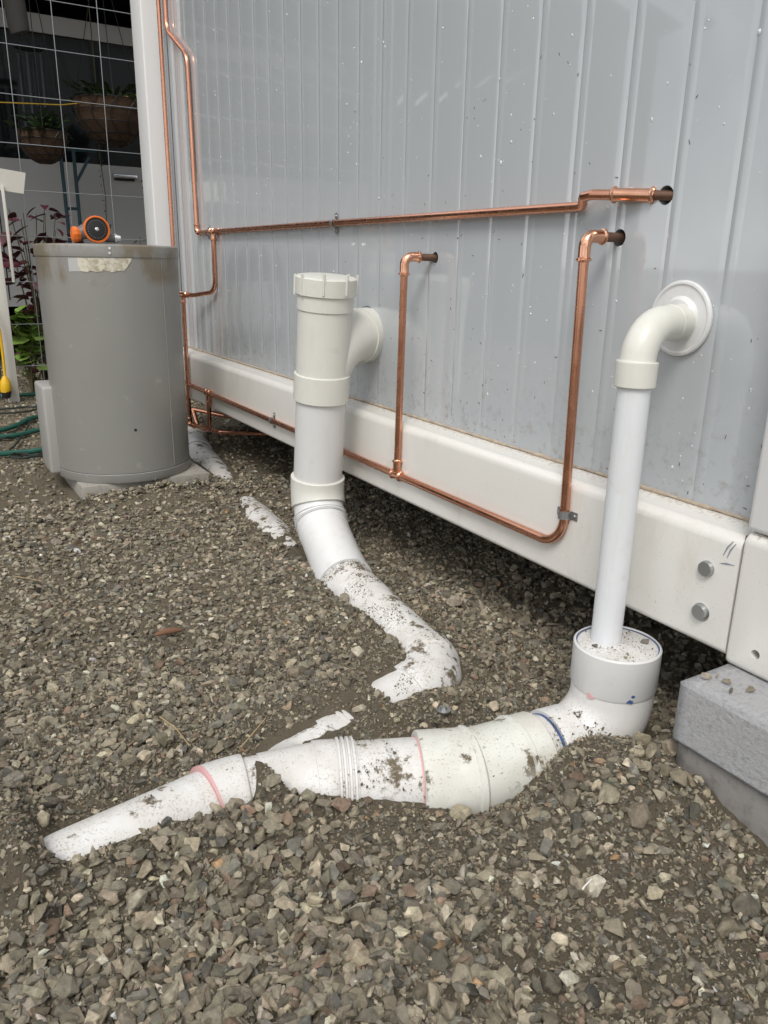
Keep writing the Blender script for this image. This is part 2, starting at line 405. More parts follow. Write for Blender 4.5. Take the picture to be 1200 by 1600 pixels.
def height(x, y, fine=True):
    h = .012*vnoise(x, y, 3.1, 1)+.008*vnoise(x, y, 8, 2)
    h += .050*gauss(x, y, .72, .555, .085, .075)                 # spoil heap in front of the elbow
    h += .020*gauss(x, y, .715, .635, .045, .030)
    h += .016*gauss(x, y, .60, .54, .10, .07)
    h += -.028*gauss(x, y, .570, .662, .055, .035)               # hollow below the fat bend
    h += .006*gauss(x, y, .84, .63, .05, .05)
    h += .018*gauss(x, y, .79, .45, .10, .16)
    h += .030*gauss(x, y, .47, .965, .11, .045)                    # soil over the branch
    h += .010*gauss(x, y, .42, .862, .06, .02)
    h += .056*gauss(x, y, .620, 1.12, .048, .13)                 # soil left of the far drain leg
    h += .034*gauss(x, y, .655, 1.40, .05, .09)
    h += .030*gauss(x, y, .60, .850, .09, .028)
    h += .046*gauss(x, y, .312, .805, .012, .05)                 # soil plug between junction and outlet
    h += .046*gauss(x, y, .17, .746, .15, .036)
    h += .032*gauss(x, y, .525, .905, .016, .035)
    h += .020*gauss(x, y, .03, .92, .12, .06)
    h += .042*gauss(x, y, .54, 2.18, .20, .06)                   # gravel banked against the paver
    h += .070*gauss(x, y, .022, .80, .022, .09)
    h += -.012*gauss(x, y, .90, 1.1, .12, .5)
    if fine:
        near = np.clip(1.6-np.hypot(x-.4, y-.9)/1.6, 0, 1)
        pd, _ = pipe_dist(x, y); near = near*np.where(y > 1.55, 1.25, .45+.55*np.clip((pd-.05)/.07, 0, 1))
        h += near*(.008*vnoise(x, y, 28, 3)+.007*vnoise(x, y, 65, 4)+.005*vnoise(x, y, 130, 5))
    return h
def hz(x, y): return float(height(np.array([x], float), np.array([y], float))[0])

# ------------------------------------------------------------------ GROUND
def axis(lo, a, b, hi, fine):
    mid = np.arange(a, b+fine, fine); up = [b+fine]; s_ = fine
    while up[-1] < hi: s_ *= 1.16; up.append(up[-1]+s_)
    dn = [a-fine]; s_ = fine
    while dn[-1] > lo: s_ *= 1.16; dn.append(dn[-1]-s_)
    return np.concatenate([np.array(dn[::-1]), mid, np.array(up)])
gx = axis(-900, -.10, 1.05, 900, .0042); gy = axis(-900, .35, 1.75, 900, .0046)
X, Y = np.meshgrid(gx, gy); fade = np.exp(-(np.maximum(0, np.hypot(X-.5, Y-2)-6)/4)**2)
Z = height(X, Y)*fade
nx, ny = len(gx), len(gy)
verts = np.stack([X, Y, Z], -1).reshape(-1, 3)
I = (np.arange(ny-1)[:, None]*nx+np.arange(nx-1)[None, :]).reshape(-1)
quads = np.stack([I, I+1, I+1+nx, I+nx], 1)
def bulk(name, verts, polys, material, parent=None, smooth=False, cols=None):
    """fast mesh from arrays; polys is (n,k)"""
    me = bpy.data.meshes.new(name); k = polys.shape[1]
    me.vertices.add(len(verts)); me.vertices.foreach_set('co', verts.astype(np.float32).ravel())
    me.loops.add(polys.size); me.loops.foreach_set('vertex_index', polys.astype(np.int32).ravel())
    me.polygons.add(len(polys)); me.polygons.foreach_set('loop_start', np.arange(0, polys.size, k, dtype=np.int32))
    me.polygons.foreach_set('use_smooth', np.full(len(polys), smooth, dtype=bool))
    me.update(calc_edges=True); me.materials.append(M[material])
    if cols is not None:
        at = me.color_attributes.new('Col', 'FLOAT_COLOR', 'POINT')
        c4 = np.ones((len(verts), 4), np.float32); c4[:, :3] = cols; at.data.foreach_set('color', c4.ravel())
    o = bpy.data.objects.new(name, me); COL.objects.link(o); o.parent = parent; return o
ground = bulk('ground', verts, quads, 'soil', smooth=True); ground['kind'] = 'structure'

# ------------------------------------------------------------------ CABIN
cabin = root('cabin', 'grey ribbed-panel portable cabin on a white steel base rail', 'cabin', (.91, .6, .178))
WX = .91; Y0, Y1 = .44, 3.034; ZB, ZT = .350, 2.55
holes = [(.782, .755, .0125), (.857, .702, .0120), (1.327, .673, .0110)]
ribs = [Y0]+[.6745+.0965*k for k in range(-2, 40) if Y0+.02 < .6745+.0965*k < Y1-.02]+[Y1]
for a, b in zip(ribs[:-1], ribs[1:]):
    wd = b-a; g_ = .00005
    prof = [(WX+.045, a+g_), (WX+.0006, a+g_), (WX+.0005, a+.0009), (WX, a+.0032)]
    for q in np.linspace(.12, .82, 6): prof.append((WX-.0005*math.sin(q*math.pi), a+wd*q))
    prof += [(WX, b-.0200), (WX-.0004, b-.0150), (WX-.0006, b-.0105), (WX-.0005, b-.0060), (WX-.0001, b-.0028), (WX+.0006, b-g_), (WX+.045, b-g_)]
    p = G().extrude(prof, 'z', ZB, ZT).make('cladding_panel', 'wall', cabin, True, 45)
    for hy, hz_, hr in holes:
        if a < hy+hr and b > hy-hr:
            cu = G().tube([(WX-.02, hy, hz_), (WX+.042, hy, hz_)], hr, 24).make('cutter', 'dark', None, False)
            md = p.modifiers.new('b', 'BOOLEAN'); md.operation = 'DIFFERENCE'; md.object = cu; md.solver = 'EXACT'
            dg = bpy.context.evaluated_depsgraph_get(); me = bpy.data.meshes.new_from_object(p.evaluated_get(dg))
            p.modifiers.clear(); p.data = me; me.set_sharp_from_angle(angle=math.radians(45)); bpy.data.objects.remove(cu)
            me.materials.clear(); me.materials.append(M['wall'])
for hy, hz_, hr in holes:
    G().tube([(WX+.034, hy, hz_), (WX+.044, hy, hz_)], hr*.98, 20).make('hole_shade_disc', 'dark', cabin, False)  # near-black disc closing each hole, its inner shade put into the colour
rbox('cabin_body', (WX+.046, .46, .24), (3.3, 3.12, 2.548), .01, 'post_white', cabin)
rbox('roof', (.80, .36, 2.552), (3.4, 3.25, 2.64), .015, 'post_white', cabin)
# base rail: C-section with rounded shoulders
def arc(cx, cz, r, a0, a1, n=7): return [(cx+r*math.cos(math.radians(a0+(a1-a0)*i/n)), cz+r*math.sin(math.radians(a0+(a1-a0)*i/n))) for i in range(n+1)]
rp_ = [(.96, .349), (.915, .349)]+[(.895, .3465)]+arc(.876, .326, .0165, 80, 180)+arc(.871, .1885, .0105, 180, 270)+[(.96, .178)]
rail = G().extrude(rp_, 'y', .5555, 3.034).make('base_rail', 'rail', cabin, True, 25); rail['label'] = 'cream white steel base rail with rounded shoulder'
sp = [np.array((.9080, y, .3508+random.uniform(-.0005, .0005))) for y in np.linspace(.57, 3.02, 160)]
G().tube(sp, [random.uniform(.0015, .0034) for _ in sp], 7).make('sealant_bead', 'sealant', rail)
for px, py in ((1105, 888), (1095, 955)):
    q = onx(px, py, .8595); bolt = disc(q+np.array([.004, 0, 0]), (-1, 0, 0), .0108, .0105, 28, .9).make('bolt_head', 'zinc', rail)
    q2 = q+np.array([.0035, .0, -.0015]); G().tube([q2, q2+np.array([-.0030, 0, 0])], [.0135, .0128], 28).make('washer', 'zinc', bolt)
# scuffed pen marks on the rail's end
for (xa, ya), (xb, yb) in (((1130, 868), (1146, 846)), ((1136, 872), (1150, 850)), ((1126, 880), (1148, 884))):
    a, b = onx(xa, ya, .8596), onx(xb, yb, .8596); G().tube([a, (a+b)/2+np.array([0, .001, .001]), b], [.0006, .0014, .0004], 5).make('scuff_mark', 'scuff', rail)
# near corner: end casting and corner post
ec = [(.97, .352), (.90, .352)]+arc(.873, .336, .016, 90, 180)+arc(.867, .181, .010, 180, 270)+[(.97, .171)]
cast = G().extrude(ec, 'y', .20, .5535).make('corner_casting', 'rail', cabin, True, 25)
bm = bmesh.new(); bm.from_mesh(cast.data)
ed = [e for e in bm.edges if all(abs(v.co.y+.6-.5535) < 1e-4 for v in e.verts)]
bmesh.ops.bevel(bm, geom=ed, offset=.006, segments=3, affect='EDGES', profile=.5); bm.to_mesh(cast.data); bm.free()
cast.data.polygons.foreach_set('use_smooth', [True]*len(cast.data.polygons)); cast.data.set_sharp_from_angle(angle=math.radians(35))
q = onx(1180, 1023, .857); cu = G().tube([(.84, q[1], q[2]), (.90, q[1], q[2])], .0062, 20).make('cutter', 'dark', None, False)
md = cast.modifiers.new('b', 'BOOLEAN'); md.object = cu; md.solver = 'EXACT'
dg = bpy.context.evaluated_depsgraph_get(); me = bpy.data.meshes.new_from_object(cast.evaluated_get(dg)); cast.modifiers.clear(); cast.data = me; bpy.data.objects.remove(cu)
me.materials.clear(); me.materials.append(M['rail']); me.set_sharp_from_angle(angle=math.radians(35))
G().box((.864, .5536, .176), (.95, .5553, .345)).make('joint_rust', 'rust', cabin, False)
rbox('corner_post', (.858, .36, .3535), (.955, .5535, 2.551), .008, 'post_white', cabin, 3)
rbox('corner_post', (.839, 3.036, .14), (.955, 3.166, 2.551), .006, 'post_white', cabin, 3)
rbox('corner_flashing', (.899, 2.985, .3515), (.9085, 3.033, 2.545), .002, 'wall', cabin)
for yy in np.arange(.62, 3.1, .42): rbox('underfloor_light_blocker', (.972, yy-.02, .1795), (3.2, yy+.02, .1895), .001, 'carport_dark', cabin)  # unseen cross bars added under the floor to block light
rbox('backlight_blocker', (3.24, .47, 0), (3.27, 3.1, .2), .002, 'carport_dark', cabin); rbox('backlight_blocker', (1.2, 3.09, 0), (3.235, 3.11, .2), .002, 'carport_dark', cabin)  # unseen boards added at back and far end to cut backlight
rbox('floor_frame', (.97, .47, .19), (3.25, 3.1, .238), .004, 'carport_dark', cabin)
# droplets and clippings on the wall
def drops(n, seed):
    rg = np.random.default_rng(seed); V = []; F = []
    seg = 8; rings = [(1., 0.), (.92, .35), (.6, .72)]
    y = rg.uniform(.57, 2.95, n); z = .36+1.35*rg.random(n)**1.05
    sz = np.clip(rg.lognormal(-7.25, .45, n), .0004, .0021)
    cl = vnoise(y, z, 5.5, 91)+.6*vnoise(y, z, 17, 92)
    for k in range(n):
        if cl[k] < rg.uniform(-.35, .30): continue
        el = rg.uniform(1.05, 1.9) if sz[k] > .0008 else 1.1; b0 = len(V); tl = rg.normal(0, .12)
        for rr, hh in rings:
            for j in range(seg):
                a = 2*math.pi*j/seg; u = rr*math.cos(a); v = rr*math.sin(a)*el
                V.append((WX-.0003-hh*sz[k]*.75, y[k]+sz[k]*(u+tl*v), z[k]+sz[k]*v))
        V.append((WX-.0003-.85*sz[k]*.75, y[k], z[k]))
        for r_ in range(2):
            for j in range(seg): F.append((b0+r_*seg+j, b0+r_*seg+(j+1) % seg, b0+(r_+1)*seg+(j+1) % seg, b0+(r_+1)*seg+j))
        for j in range(seg): F.append((b0+2*seg+j, b0+2*seg+(j+1) % seg, b0+3*seg))
        F.append(tuple(b0+j for j in range(seg))[::-1])
    return V, F
V, F = drops(4200, 3); o = mk('water_droplets', V, F, 'water', cabin, True, 60); o['kind'] = 'stuff'
g = G(); rg = np.random.default_rng(5)
for k in range(170):
    y = rg.uniform(.58, 2.6) if k % 3 else rg.normal(1.25, .15); z = .36+.62*rg.random()**1.8; a = rg.uniform(0, math.pi); l = rg.uniform(.0007, .0032); wd = rg.uniform(.00025, .0005)
    c, s_ = math.cos(a), math.sin(a)
    pts = [(-l, -wd), (l, -wd*.4), (l, wd*.4), (-l*.2, wd*1.5), (-l, wd)]
    fr = [(WX-.0009, y+u*c-v*s_, z+u*s_+v*c) for u, v in pts]; bk = [(WX+.0012, p[1], p[2]) for p in fr]
    g.add(fr+bk, [(0, 1, 2, 3, 4), (9, 8, 7, 6, 5)]+[(i, 5+i, 5+(i+1) % 5, (i+1) % 5) for i in range(5)])
o = g.make('grass_clippings', 'fleck', cabin, False); o['kind'] = 'stuff'

# ------------------------------------------------------------------ COPPER
CRD = .0073
def cpath(pts, rads): return Path(pts, rads, .003)
def tubepart(name, path, a, b, parent, r=CRD, m='copper', seg=16): return path.part([(a, r), (b, r)], None, seg).make(name, m, parent)
def press_fit(name, pts, parent, r=CRD, rads=None, m='copper_fitting'):
    """fitting with bulged press ends"""
    P = Path(pts, rads or [0]+[.013]*(len(pts)-2)+[0]); Lh = P.L; e = .0085
    bulge = lambda t, d: [(t, r+.0008), (t+d*.0012, r+.0016), (t+d*.0028, r+.0038), (t+d*.0050, r+.0038), (t+d*.0065, r+.0016), (t+d*e, r+.0014)]
    A = [(t, q) for t, q in bulge(0, 1)]; B = [(t, q) for t, q in bulge(Lh, -1)][::-1]
    return P.part([(0, r-.001)]+A+B+[(Lh, r-.001)], None, 18).make(name, m, parent)
def clip(c, along, out, parent, r=CRD, w_=.011):
    """saddle clip: strap over the pipe, two lugs and screws. along = pipe direction, out = away from wall"""
    c = np.array(c, float); al = np.array(along, float); ou = np.array(out, float); si = np.cross(al, ou)
    R_ = r+.0012; gapz = r; pts = [(-R_*2.6, -gapz), (-R_*1.02, -gapz)]+[(-R_*math.cos(t), R_*math.sin(t)) for t in np.linspace(0, math.pi, 10)]+[(R_*1.02, -gapz), (R_*2.6, -gapz)]
    th = .0012; V = []; F = []
    for (u, v) in pts:
        nr = math.hypot(u, max(v, 0)) or 1; du, dv = (u/nr*th, max(v, 0)/nr*th) if abs(u) <= R_*1.01 and v >= 0 else (0, th)
        for sgn in (-1, 1):
            V.append(c+si*u+ou*v+al*sgn*w_/2); V.append(c+si*(u+du)+ou*(v+dv)+al*sgn*w_/2)
    n = len(pts)
    for i in range(n-1):
        a, b = 4*i, 4*i+4; F += [(a, a+2, b+2, b), (a+1, b+1, b+3, a+3), (a, b, b+1, a+1), (a+2, a+3, b+3, b+2)]
    F += [(0, 1, 3, 2), (4*(n-1), 4*(n-1)+2, 4*(n-1)+3, 4*(n-1)+1)]
    g = G().add(V, F); o = g.make('pipe_clip', 'zinc', parent, True, 30)
    for sgn in (-1, 1): disc(c+si*sgn*R_*1.9-ou*(gapz-.001), ou, .0030, .0024, 10).make('screw', 'zinc', o)
    return o
OUT = (-1, 0, 0)
# hot run along the top
hot = root('copper_pipe_run', 'upper copper pipe run dropping from the roof and crossing the grey wall', 'copper pipe', (.897, 2.74, .75))
hx = .8990
hp = cpath([(hx, 2.950, 2.05), (hx, 2.950, 1.395), (hx, 2.752, 1.285), (hx, 2.742, .757)], [0, .06, .06, 0])
tubepart('riser', hp, 0, hp.L-.012, hot)
press_fit('elbow', [(hx, 2.742, .780), (hx, 2.742, .750), (hx, 2.712, .750)], hot)
hh = cpath([(hx, 2.72, .750), (hx, .926, .7475), (.887, .914, .7590), (.885, .893, .7610), (.917, .779, .755)], [0, .010, .008, .015, 0])
tubepart('pipe', hh, .002, hh.L-.030, hot)
st_ = cpath([(.903, .832, .7585), (.950, .762, .7525)], [0, 0]); 
t1 = hh.L-.088; press_fit('coupling', [hh.at(t1), hh.at(t1+.066)], hot, CRD+.0006)
tubepart('pipe_stub', Path([hh.at(hh.L-.032), hh.at(hh.L), (.932, .728, .7545)]), .0, .075, hot, CRD*.96, 'copper_old')
T1 = 2.578
press_fit('tee', [(hx, T1+.018, .750), (hx, T1-.018, .750)], hot)
press_fit('tee_outlet', [(hx, T1, .752), (hx, T1, .722)], hot)
br = cpath([(hx, T1, .735), (hx, T1+.004, .563), (.872, 2.72, .5465), (.8495, 2.785, .5455)], [0, .045, .02, 0])
tubepart('branch', br, 0, br.L, hot)
press_fit('tee', [(.856, 2.748, .546), (.8480, 2.803, .5455)], hot)
dn = cpath([(.8495, 2.778, .545), (.8485, 2.782, .085), ], [0, 0]); tubepart('dropper', dn, 0, dn.L, hot)
press_fit('tee_outlet', [(.8495, 2.778, .547), (.8495, 2.778, .517)], hot)
for yy in (2.64, 1.735): clip((hx-.0002, yy, .7488), (0, 1, 0), OUT, hot)
# cold run along the base rail
cold = root('copper_pipe_run', 'lower copper pipe run along the white base rail with two risers', 'copper pipe', (.852, .88, .235))
cx = .8520
zr = .2345
cp = cpath([(cx, 2.83, zr), (cx, .857, zr), (cx, .866, .683)], [0, .048, 0])
tubepart('pipe', cp, 0, cp.L-.006, cold)
def wall_elbow(y, z, hole):
    a = np.array((cx, y, z)); hy, hz_ = hole; b = np.array((.935, hy-(.866-.857)*0, hz_))
    top = np.array((cx, y, hz_+.001)); d = (b-top)/np.linalg.norm(b-top)
    press_fit('elbow', [top+np.array([0, 0, -.036]), top, top+d*.034], cold, CRD+.0003, [0, .015, 0])
    G().tube([top+d*.028, b], CRD*.95, 14).make('pipe_stub', 'copper_old', cold)
    return top
wall_elbow(.866, .68, (.857, .702))
r3 = cpath([(cx, 1.357, zr), (cx, 1.347, .650)], [0, 0]); tubepart('riser', r3, .012, r3.L, cold)
wall_elbow(1.347, .66, (1.327, .673))
press_fit('tee', [(cx, 1.375, zr), (cx, 1.339, zr)], cold); press_fit('tee_outlet', [(cx, 1.357, zr+.002), (cx, 1.3565, zr+.034)], cold)
press_fit('tee', [(cx, 2.585, zr), (cx, 2.548, zr)], cold); press_fit('tee_outlet', [(cx, 2.566, zr-.002), (cx, 2.567, zr-.034)], cold)
ub = cpath([(cx, 2.567, zr-.02), (cx, 2.572, .098), (.851, 2.70, .098), (.850, 2.742, .15)], [0, .05, .04, 0]); tubepart('bend', ub, 0, ub.L, cold)
ua = cpath([(.850, 2.742, .150), (.93, 2.62, .140), (1.25, 2.45, .135)], [0, .03, 0]); tubepart('pipe', ua, 0, ua.L, cold)
uc = cpath([(.8485, 2.782, .088), (.90, 2.60, .088), (1.15, 2.35, .10)], [0, .03, 0]); tubepart('pipe', uc, 0, uc.L, cold)
press_fit('elbow', [(.8485, 2.782, .115), (.8485, 2.782, .088), (.857, 2.75, .088)], cold)
clip((cx, 2.023, zr), (0, 1, 0), OUT, cold); clip((cx, .8585, .2885), (0, 0, 1), OUT, cold, w_=.013)
# supply pipe on the far corner post
sup = root('copper_supply_pipe', 'thin vertical copper pipe against the white corner post behind the tank', 'copper pipe', (.884, 2.975, .02))
sp_ = cpath([(.884, 2.975, 2.1), (.884, 2.975, .10), (.884, 2.975, .02)], [0, 0, 0]); tubepart('pipe', sp_, 0, sp_.L, sup)
clip((.884, 2.975, 1.75), (0, 0, 1), OUT, sup)

# ------------------------------------------------------------------ SOIL STACK (left)
ss = root('soil_stack', 'thick off-white drain stack with screw cap and side branch into the wall', 'drain pipe', (.764, 1.566, 0))
P = stack
def zs(z): # arc length on the upright at height z
    return (0.64-z)/(0.64-.105)*np.linalg.norm(np.array((0, .058, .535)))
RF = .0605
# cap with lugs and inspection collar
zcap = zs(.634)
cap = P.part([(zcap, .002), (zcap, .056), (zcap+.001, .0615), (zcap+.003, .0635), (zcap+.036, .0635), (zcap+.037, .0625), (zcap+.037, .05)], None, 56).make('screw_cap', 'pvc_cream', ss)
ax_ = P.at(zcap+.02)-P.at(zcap); ax_ /= np.linalg.norm(ax_)
for k in range(8):
    a = 2*math.pi*k/8+.25; dv = np.array((math.cos(a), math.sin(a), 0)); c0 = P.at(zcap); tv = np.cross(dv, ax_)
    V = []
    for t in (-.0035, .038):
        for u, v in ((.0625, -.003), (.0668, -.0014), (.0668, .0014), (.0625, .003)): V.append(c0+dv*u+tv*v+ax_*t)
    G().add(V, [(0, 1, 2, 3), (7, 6, 5, 4), (0, 4, 5, 1), (1, 5, 6, 2), (2, 6, 7, 3), (3, 7, 4, 0)]).make('grip_lug', 'pvc_cream', cap, False)
jt = P.part(collar(zs(.598), zs(.566), .05, .0595), None, 48)
P.part([(zs(.568), .0545), (zs(.568), .0570), (zs(.425), .0570), (zs(.425), .05)], jt, 48)
P.part(collar(zs(.432), zs(.374), .05, RF+.0005), jt, 48)
junction = jt.make('swept_junction', 'pvc_cream', ss)
bp = Path([P.at(zs(.350)), P.at(zs(.505)), (.925, 1.590, .505)], [0, .108, 0], lim=.97)
bg_ = bp.part([(.002, .0500), (.03, .0545), (bp.L-.062, .0575), (bp.L-.058, .0575), (bp.L-.058, .0605), (bp.L-.006, .0612), (bp.L-.002, .0605), (bp.L, .05)], None, 48)
bo = bg_.make('side_branch', 'pvc_cream', junction)
G().tube([(.9095, 1.590, .505), (.9035, 1.590, .505)], [.0628, .0618], 48).make('wall_seal', 'black', junction)
P.part([(zs(.376), R110), (zs(.17), R110)], None, 48).make('upright_pipe', 'pvc_grey', ss)
kb = P.near((.764, 1.562, .125))
P.part(collar(zs(.196), zs(.128), .05, RF+.001), None, 48).make('socket', 'pvc_cream', ss)
b0 = zs(.132); b1 = P.near((.715, 1.337, .028))
bend = P.part([(b0, .05), (b0, .0565), (b0+.030, .0570)]+grooves(b0+.028, b0+.054, 4, .0575, .0030)+[(b0+.053, .0575), (b0+.085, .0575), (b0+.086, .0565), (b1-.062, .0565), (b1-.058, .0565), (b1+.012, .0605), (b1+.012, .05)], None, 48).make('bend', 'pvc_white', ss)
c1 = P.near((.690, .935, -.004))
P.part([(b1, R110), (c1-.03, R110)], None, 48).make('buried_pipe', 'pvc_dirty', ss)
P.part([(c1-.062, .05), (c1-.062, .0592), (c1-.060, .0600), (c1-.035, .0600), (c1-.033, .0575), (c1+.035, .0575), (c1+.037, .0600), (c1+.062, .0600), (c1+.064, .0592), (c1+.064, .05)], None, 48).make('elbow', 'pvc_dirty', ss)
P.part([(c1+.05, R110), (c1+.165, R110)], None, 48).make('buried_pipe', 'pvc_speck', ss)

# ------------------------------------------------------------------ MAIN DRAIN
md_ = root('drain_line', 'half-buried white drain line with elbow, ribbed junction and pink-primed joint', 'drain pipe', (.5, .77, 0))
Q = maind
q_el = Q.near((.785, .6955, .03)); s_h = 0.0
top = np.array((.812, .690, .150))
hub = Q.part([(.031, .0577), (.0, .0579), (.0, .0590), (.002, .0612), (.060, .0612), (.064, .0595), (.064, .05)], None, 64, cap=False).make('hub_socket', 'pvc_grey', md_)
Q.part([(.0022, .0560), (.0022, .0576), (.0042, .0576), (.0042, .0560)], None, 64, cap=False).make('primer_ring', 'primer_blue', hub)
# solid bushing disc in the hub
Q.part([(.003, .002), (.003, .0555), (.0035, .0566), (.03, .0566), (.03, .002)], None, 56).make('reducing_bush', 'pvc_bush', hub)
e_end = Q.near((.738, .7047, -.002))
Q.part([(.060, .05), (.060, .0590), (e_end-.012, .0588), (e_end-.010, .0610), (e_end+.030, .0610), (e_end+.032, .0600), (e_end+.032, .05)], None, 56).make('elbow', 'pvc_speck', md_)
s1 = Q.near((.690, .714, -.002)); s2 = Q.near((.535, .754, -.003))
Q.part([(e_end+.02, R110), (s2+.16, R110)], None, 56).make('buried_pipe', 'pvc_speck2', md_)
a0 = e_end+.052
pr = Q.part([(e_end+.0325, R110+.0001), (e_end+.0325, R110+.0007), (e_end+.0365, R110+.0007), (e_end+.0365, R110+.0001)], None, 56, cap=False).make('primer_ring', 'primer_blue', md_)
q1 = Q.near((.655, .712, -.003)); q2 = Q.near((.592, .722, -.004)); q3 = Q.near((.515, .747, -.005))
bendm = Q.part([(a0, .05), (a0, .0615), (a0+.0015, .0630), (q1-.001, .0630), (q1+.001, .0652), (q1+.005, .0652), (q1+.007, .0612), (q2+.008, .0615), (q2+.011, .0660), (q2+.016, .0660), (q2+.018, .0635), (q3, .0642), (q3+.0015, .0630), (q3+.0015, .05)], None, 56).make('bend', 'pvc_cream_dirty', md_)
Q.part([(q3+.0016, R110+.0001), (q3+.0016, R110+.0007), (q3+.0036, R110+.0007), (q3+.0036, R110+.0001)], None, 56, cap=False).make('primer_ring', 'primer_pink', md_)
q4 = Q.near((.437, .788, -.005)); q5 = Q.near((.318, .822, -.01))
jm = Q.part([(q4-.002, .05), (q4-.002, .0572)]+grooves(q4, q4+.026, 4, .0574, .0042)+[(q4+.027, .0592), (q4+.052, .0598), (q4+.0525, .0572), (q5, .0560), (q5, .05)], None, 56).make('ribbed_junction', 'pvc_speck', md_)
q6 = Q.near((.298, .827, -.012)); q7 = Q.near((.247, .832, -.015))
Q.part([(q5-.02, .054), (Q.L, .054)], None, 56).make('outlet_pipe', 'pvc_speck2', md_)
oc = Q.part([(q6, .05), (q6, .0592), (q6+.0015, .06), (q7, .06), (q7+.0015, .0592), (q7+.0015, .05)], None, 56).make('outlet_collar', 'pvc_speck', md_)
Q.part([(q7-.0025, .0601), (q7-.0025, .0604), (q7+.0019, .0604), (q7+.0019, .0545)], None, 56, cap=False).make('primer_ring', 'primer_pink', oc)
# branch leg of the junction, mostly under soil
B_ = brleg
tb = B_.near((.478, .903, -.040))
B_.part([(.01, .045), (tb-.035, .0545), (tb-.034, .0585)]+[(tb-.004, .0588)]+grooves(tb-.003, tb+.024, 4, .0578, .0030)+[(tb+.023, .0565), (tb+.023, .05)], None, 48).make('branch_leg', 'pvc_dirty', jm)
# primer smears on the fittings: pink and blue dabs
for px, py, rr, mm, par in ((690, 1208, .0045, 'primer_pink', bendm), (921, 1088, .0045, 'primer_pink', md_), (985, 1098, .0035, 'primer_blue', md_), (990, 1090, .0028, 'primer_blue', md_)):
    d = ray(px, py); d /= np.linalg.norm(d); best = None
    # march to the drain surface
    t = .6
    tt = np.linspace(0, Q.L, 500); axp = np.array([Q.at(u) for u in tt])
    while t < 1.6:
        pnt = CP+d*t; k = np.argmin(np.linalg.norm(axp-pnt, axis=1)); dist = np.linalg.norm(axp[k]-pnt)
        if dist < .0625: best = (pnt, (pnt-axp[k])/dist); break
        t += .001
    if best is None: continue
    pnt, nr = best; t_ = Q.at(tt[min(499, k+3)])-Q.at(tt[max(0, k-3)]); t_ /= np.linalg.norm(t_); u_ = np.cross(nr, t_)
    base = axp[k]; V = []; F = []; rad = .0613 if k < 120 else .0628
    for i in range(14):
        a = 2*math.pi*i/14; r_ = rr*random.uniform(.6, 1.15); off = t_*math.cos(a)*r_+u_*math.sin(a)*r_*1.4
        p_ = nr*rad+off; ra = p_-t_*(p_@t_); V.append(base+t_*(p_@t_)+ra/np.linalg.norm(ra)*(rad+.0003))
    V += [v-nr*.0025 for v in V]
    F = [tuple(range(14)), tuple(range(14, 28))[::-1]]+[(i, 14+i, 14+(i+1) % 14, (i+1) % 14) for i in range(14)]
    G().add(V, F).make('primer_dab', mm, par, False)

# ------------------------------------------------------------------ WASTE PIPE (right)
wp = root('waste_pipe', 'slim white waste pipe with round wall flange dropping into the hub', 'waste pipe', (.8085, .709, .14))
fl = np.array((WX, .730, .596)); RW = .0215
wpth = Path([(WX+.03, .730, .594), (.8090, .7095, .590), (.8085, .709, .136)], [0, .048, 0])
el_b = wpth.near((.809, .709, .512))
wpth.part([(wpth.near((.809, .709, .54)), RW), (wpth.L, RW)], None, 36).make('pipe', 'pvc_thin', wp)
sb = wpth.near((.809, .7095, .546))
wpth.part([(.028, RW+.0012), (.062, RW+.0012), (.063, RW+.0022), (.066, RW+.0022), (.067, RW+.0014), (sb-.003, RW+.0016), (sb, RW+.0018), (sb, RW+.0046), (sb+.0012, RW+.0054), (sb+.032, RW+.0050), (sb+.0332, RW+.004), (sb+.0332, RW-.002)], None, 40).make('elbow', 'pvc_cream', wp)
fa = np.array((-.985, -.17, 0)); fa = np.array((-1., 0, 0))
g = G(); g.tube([fl+fa*t for t in (0, .002, .0045, .0065, .0070, .0050, .0050, .010, .012, .012)], [.0485, .0502, .0502, .0488, .046, .043, .0300, .0268, .0252, .0200], 56)
g.make('wall_flange', 'pvc_white', wp)

# ------------------------------------------------------------------ FAR BURIED PIPE
fd = root('buried_drain', 'white pipe mostly buried in gravel between the tank and the drain stack', 'drain pipe', (.8, 2.3, 0))
fard.part([(0, R110), (fard.L, R110)], None, 40).make('pipe', 'pvc_dirty', fd)
tq = fard.near((.857, 2.79, -.01)); fard.part(collar(tq-.03, tq+.06, .05, .060), None, 40).make('socket', 'pvc_white', fd)

# ------------------------------------------------------------------ TANK
TC = np.array((.529, 2.418)); TR = .1925; TB = .047; TT = .697
tank = root('hot_water_tank', 'grey cylindrical hot water tank standing on a concrete paver', 'water tank', (TC[0], TC[1], TB))
def lathe(prof, seg=72, c=TC):
    V = []; F = []
    for r, z in prof:
        for k in range(seg):
            a = 2*math.pi*k/seg; V.append((c[0]+r*math.cos(a), c[1]+r*math.sin(a), z))
    for i in range(len(prof)-1):
        for k in range(seg): F.append((i*seg+k, i*seg+(k+1) % seg, (i+1)*seg+(k+1) % seg, (i+1)*seg+k))
    F += [tuple(range(seg))[::-1], tuple(range((len(prof)-1)*seg, len(prof)*seg))]
    return G().add(V, F)
lathe([(TR-.01, .070), (TR, .072), (TR, .30), (TR, .50), (TR, .6705), (TR-.005, .674)]).make('body', 'tank', tank)
lid = lathe([(TR-.003, .664), (TR+.0018, .6645), (TR+.0022, .668), (TR+.0022, .688), (TR+.0010, .693), (TR-.004, .6965), (TR-.05, .6985), (.02, .700)]).make('lid', 'tank', tank)
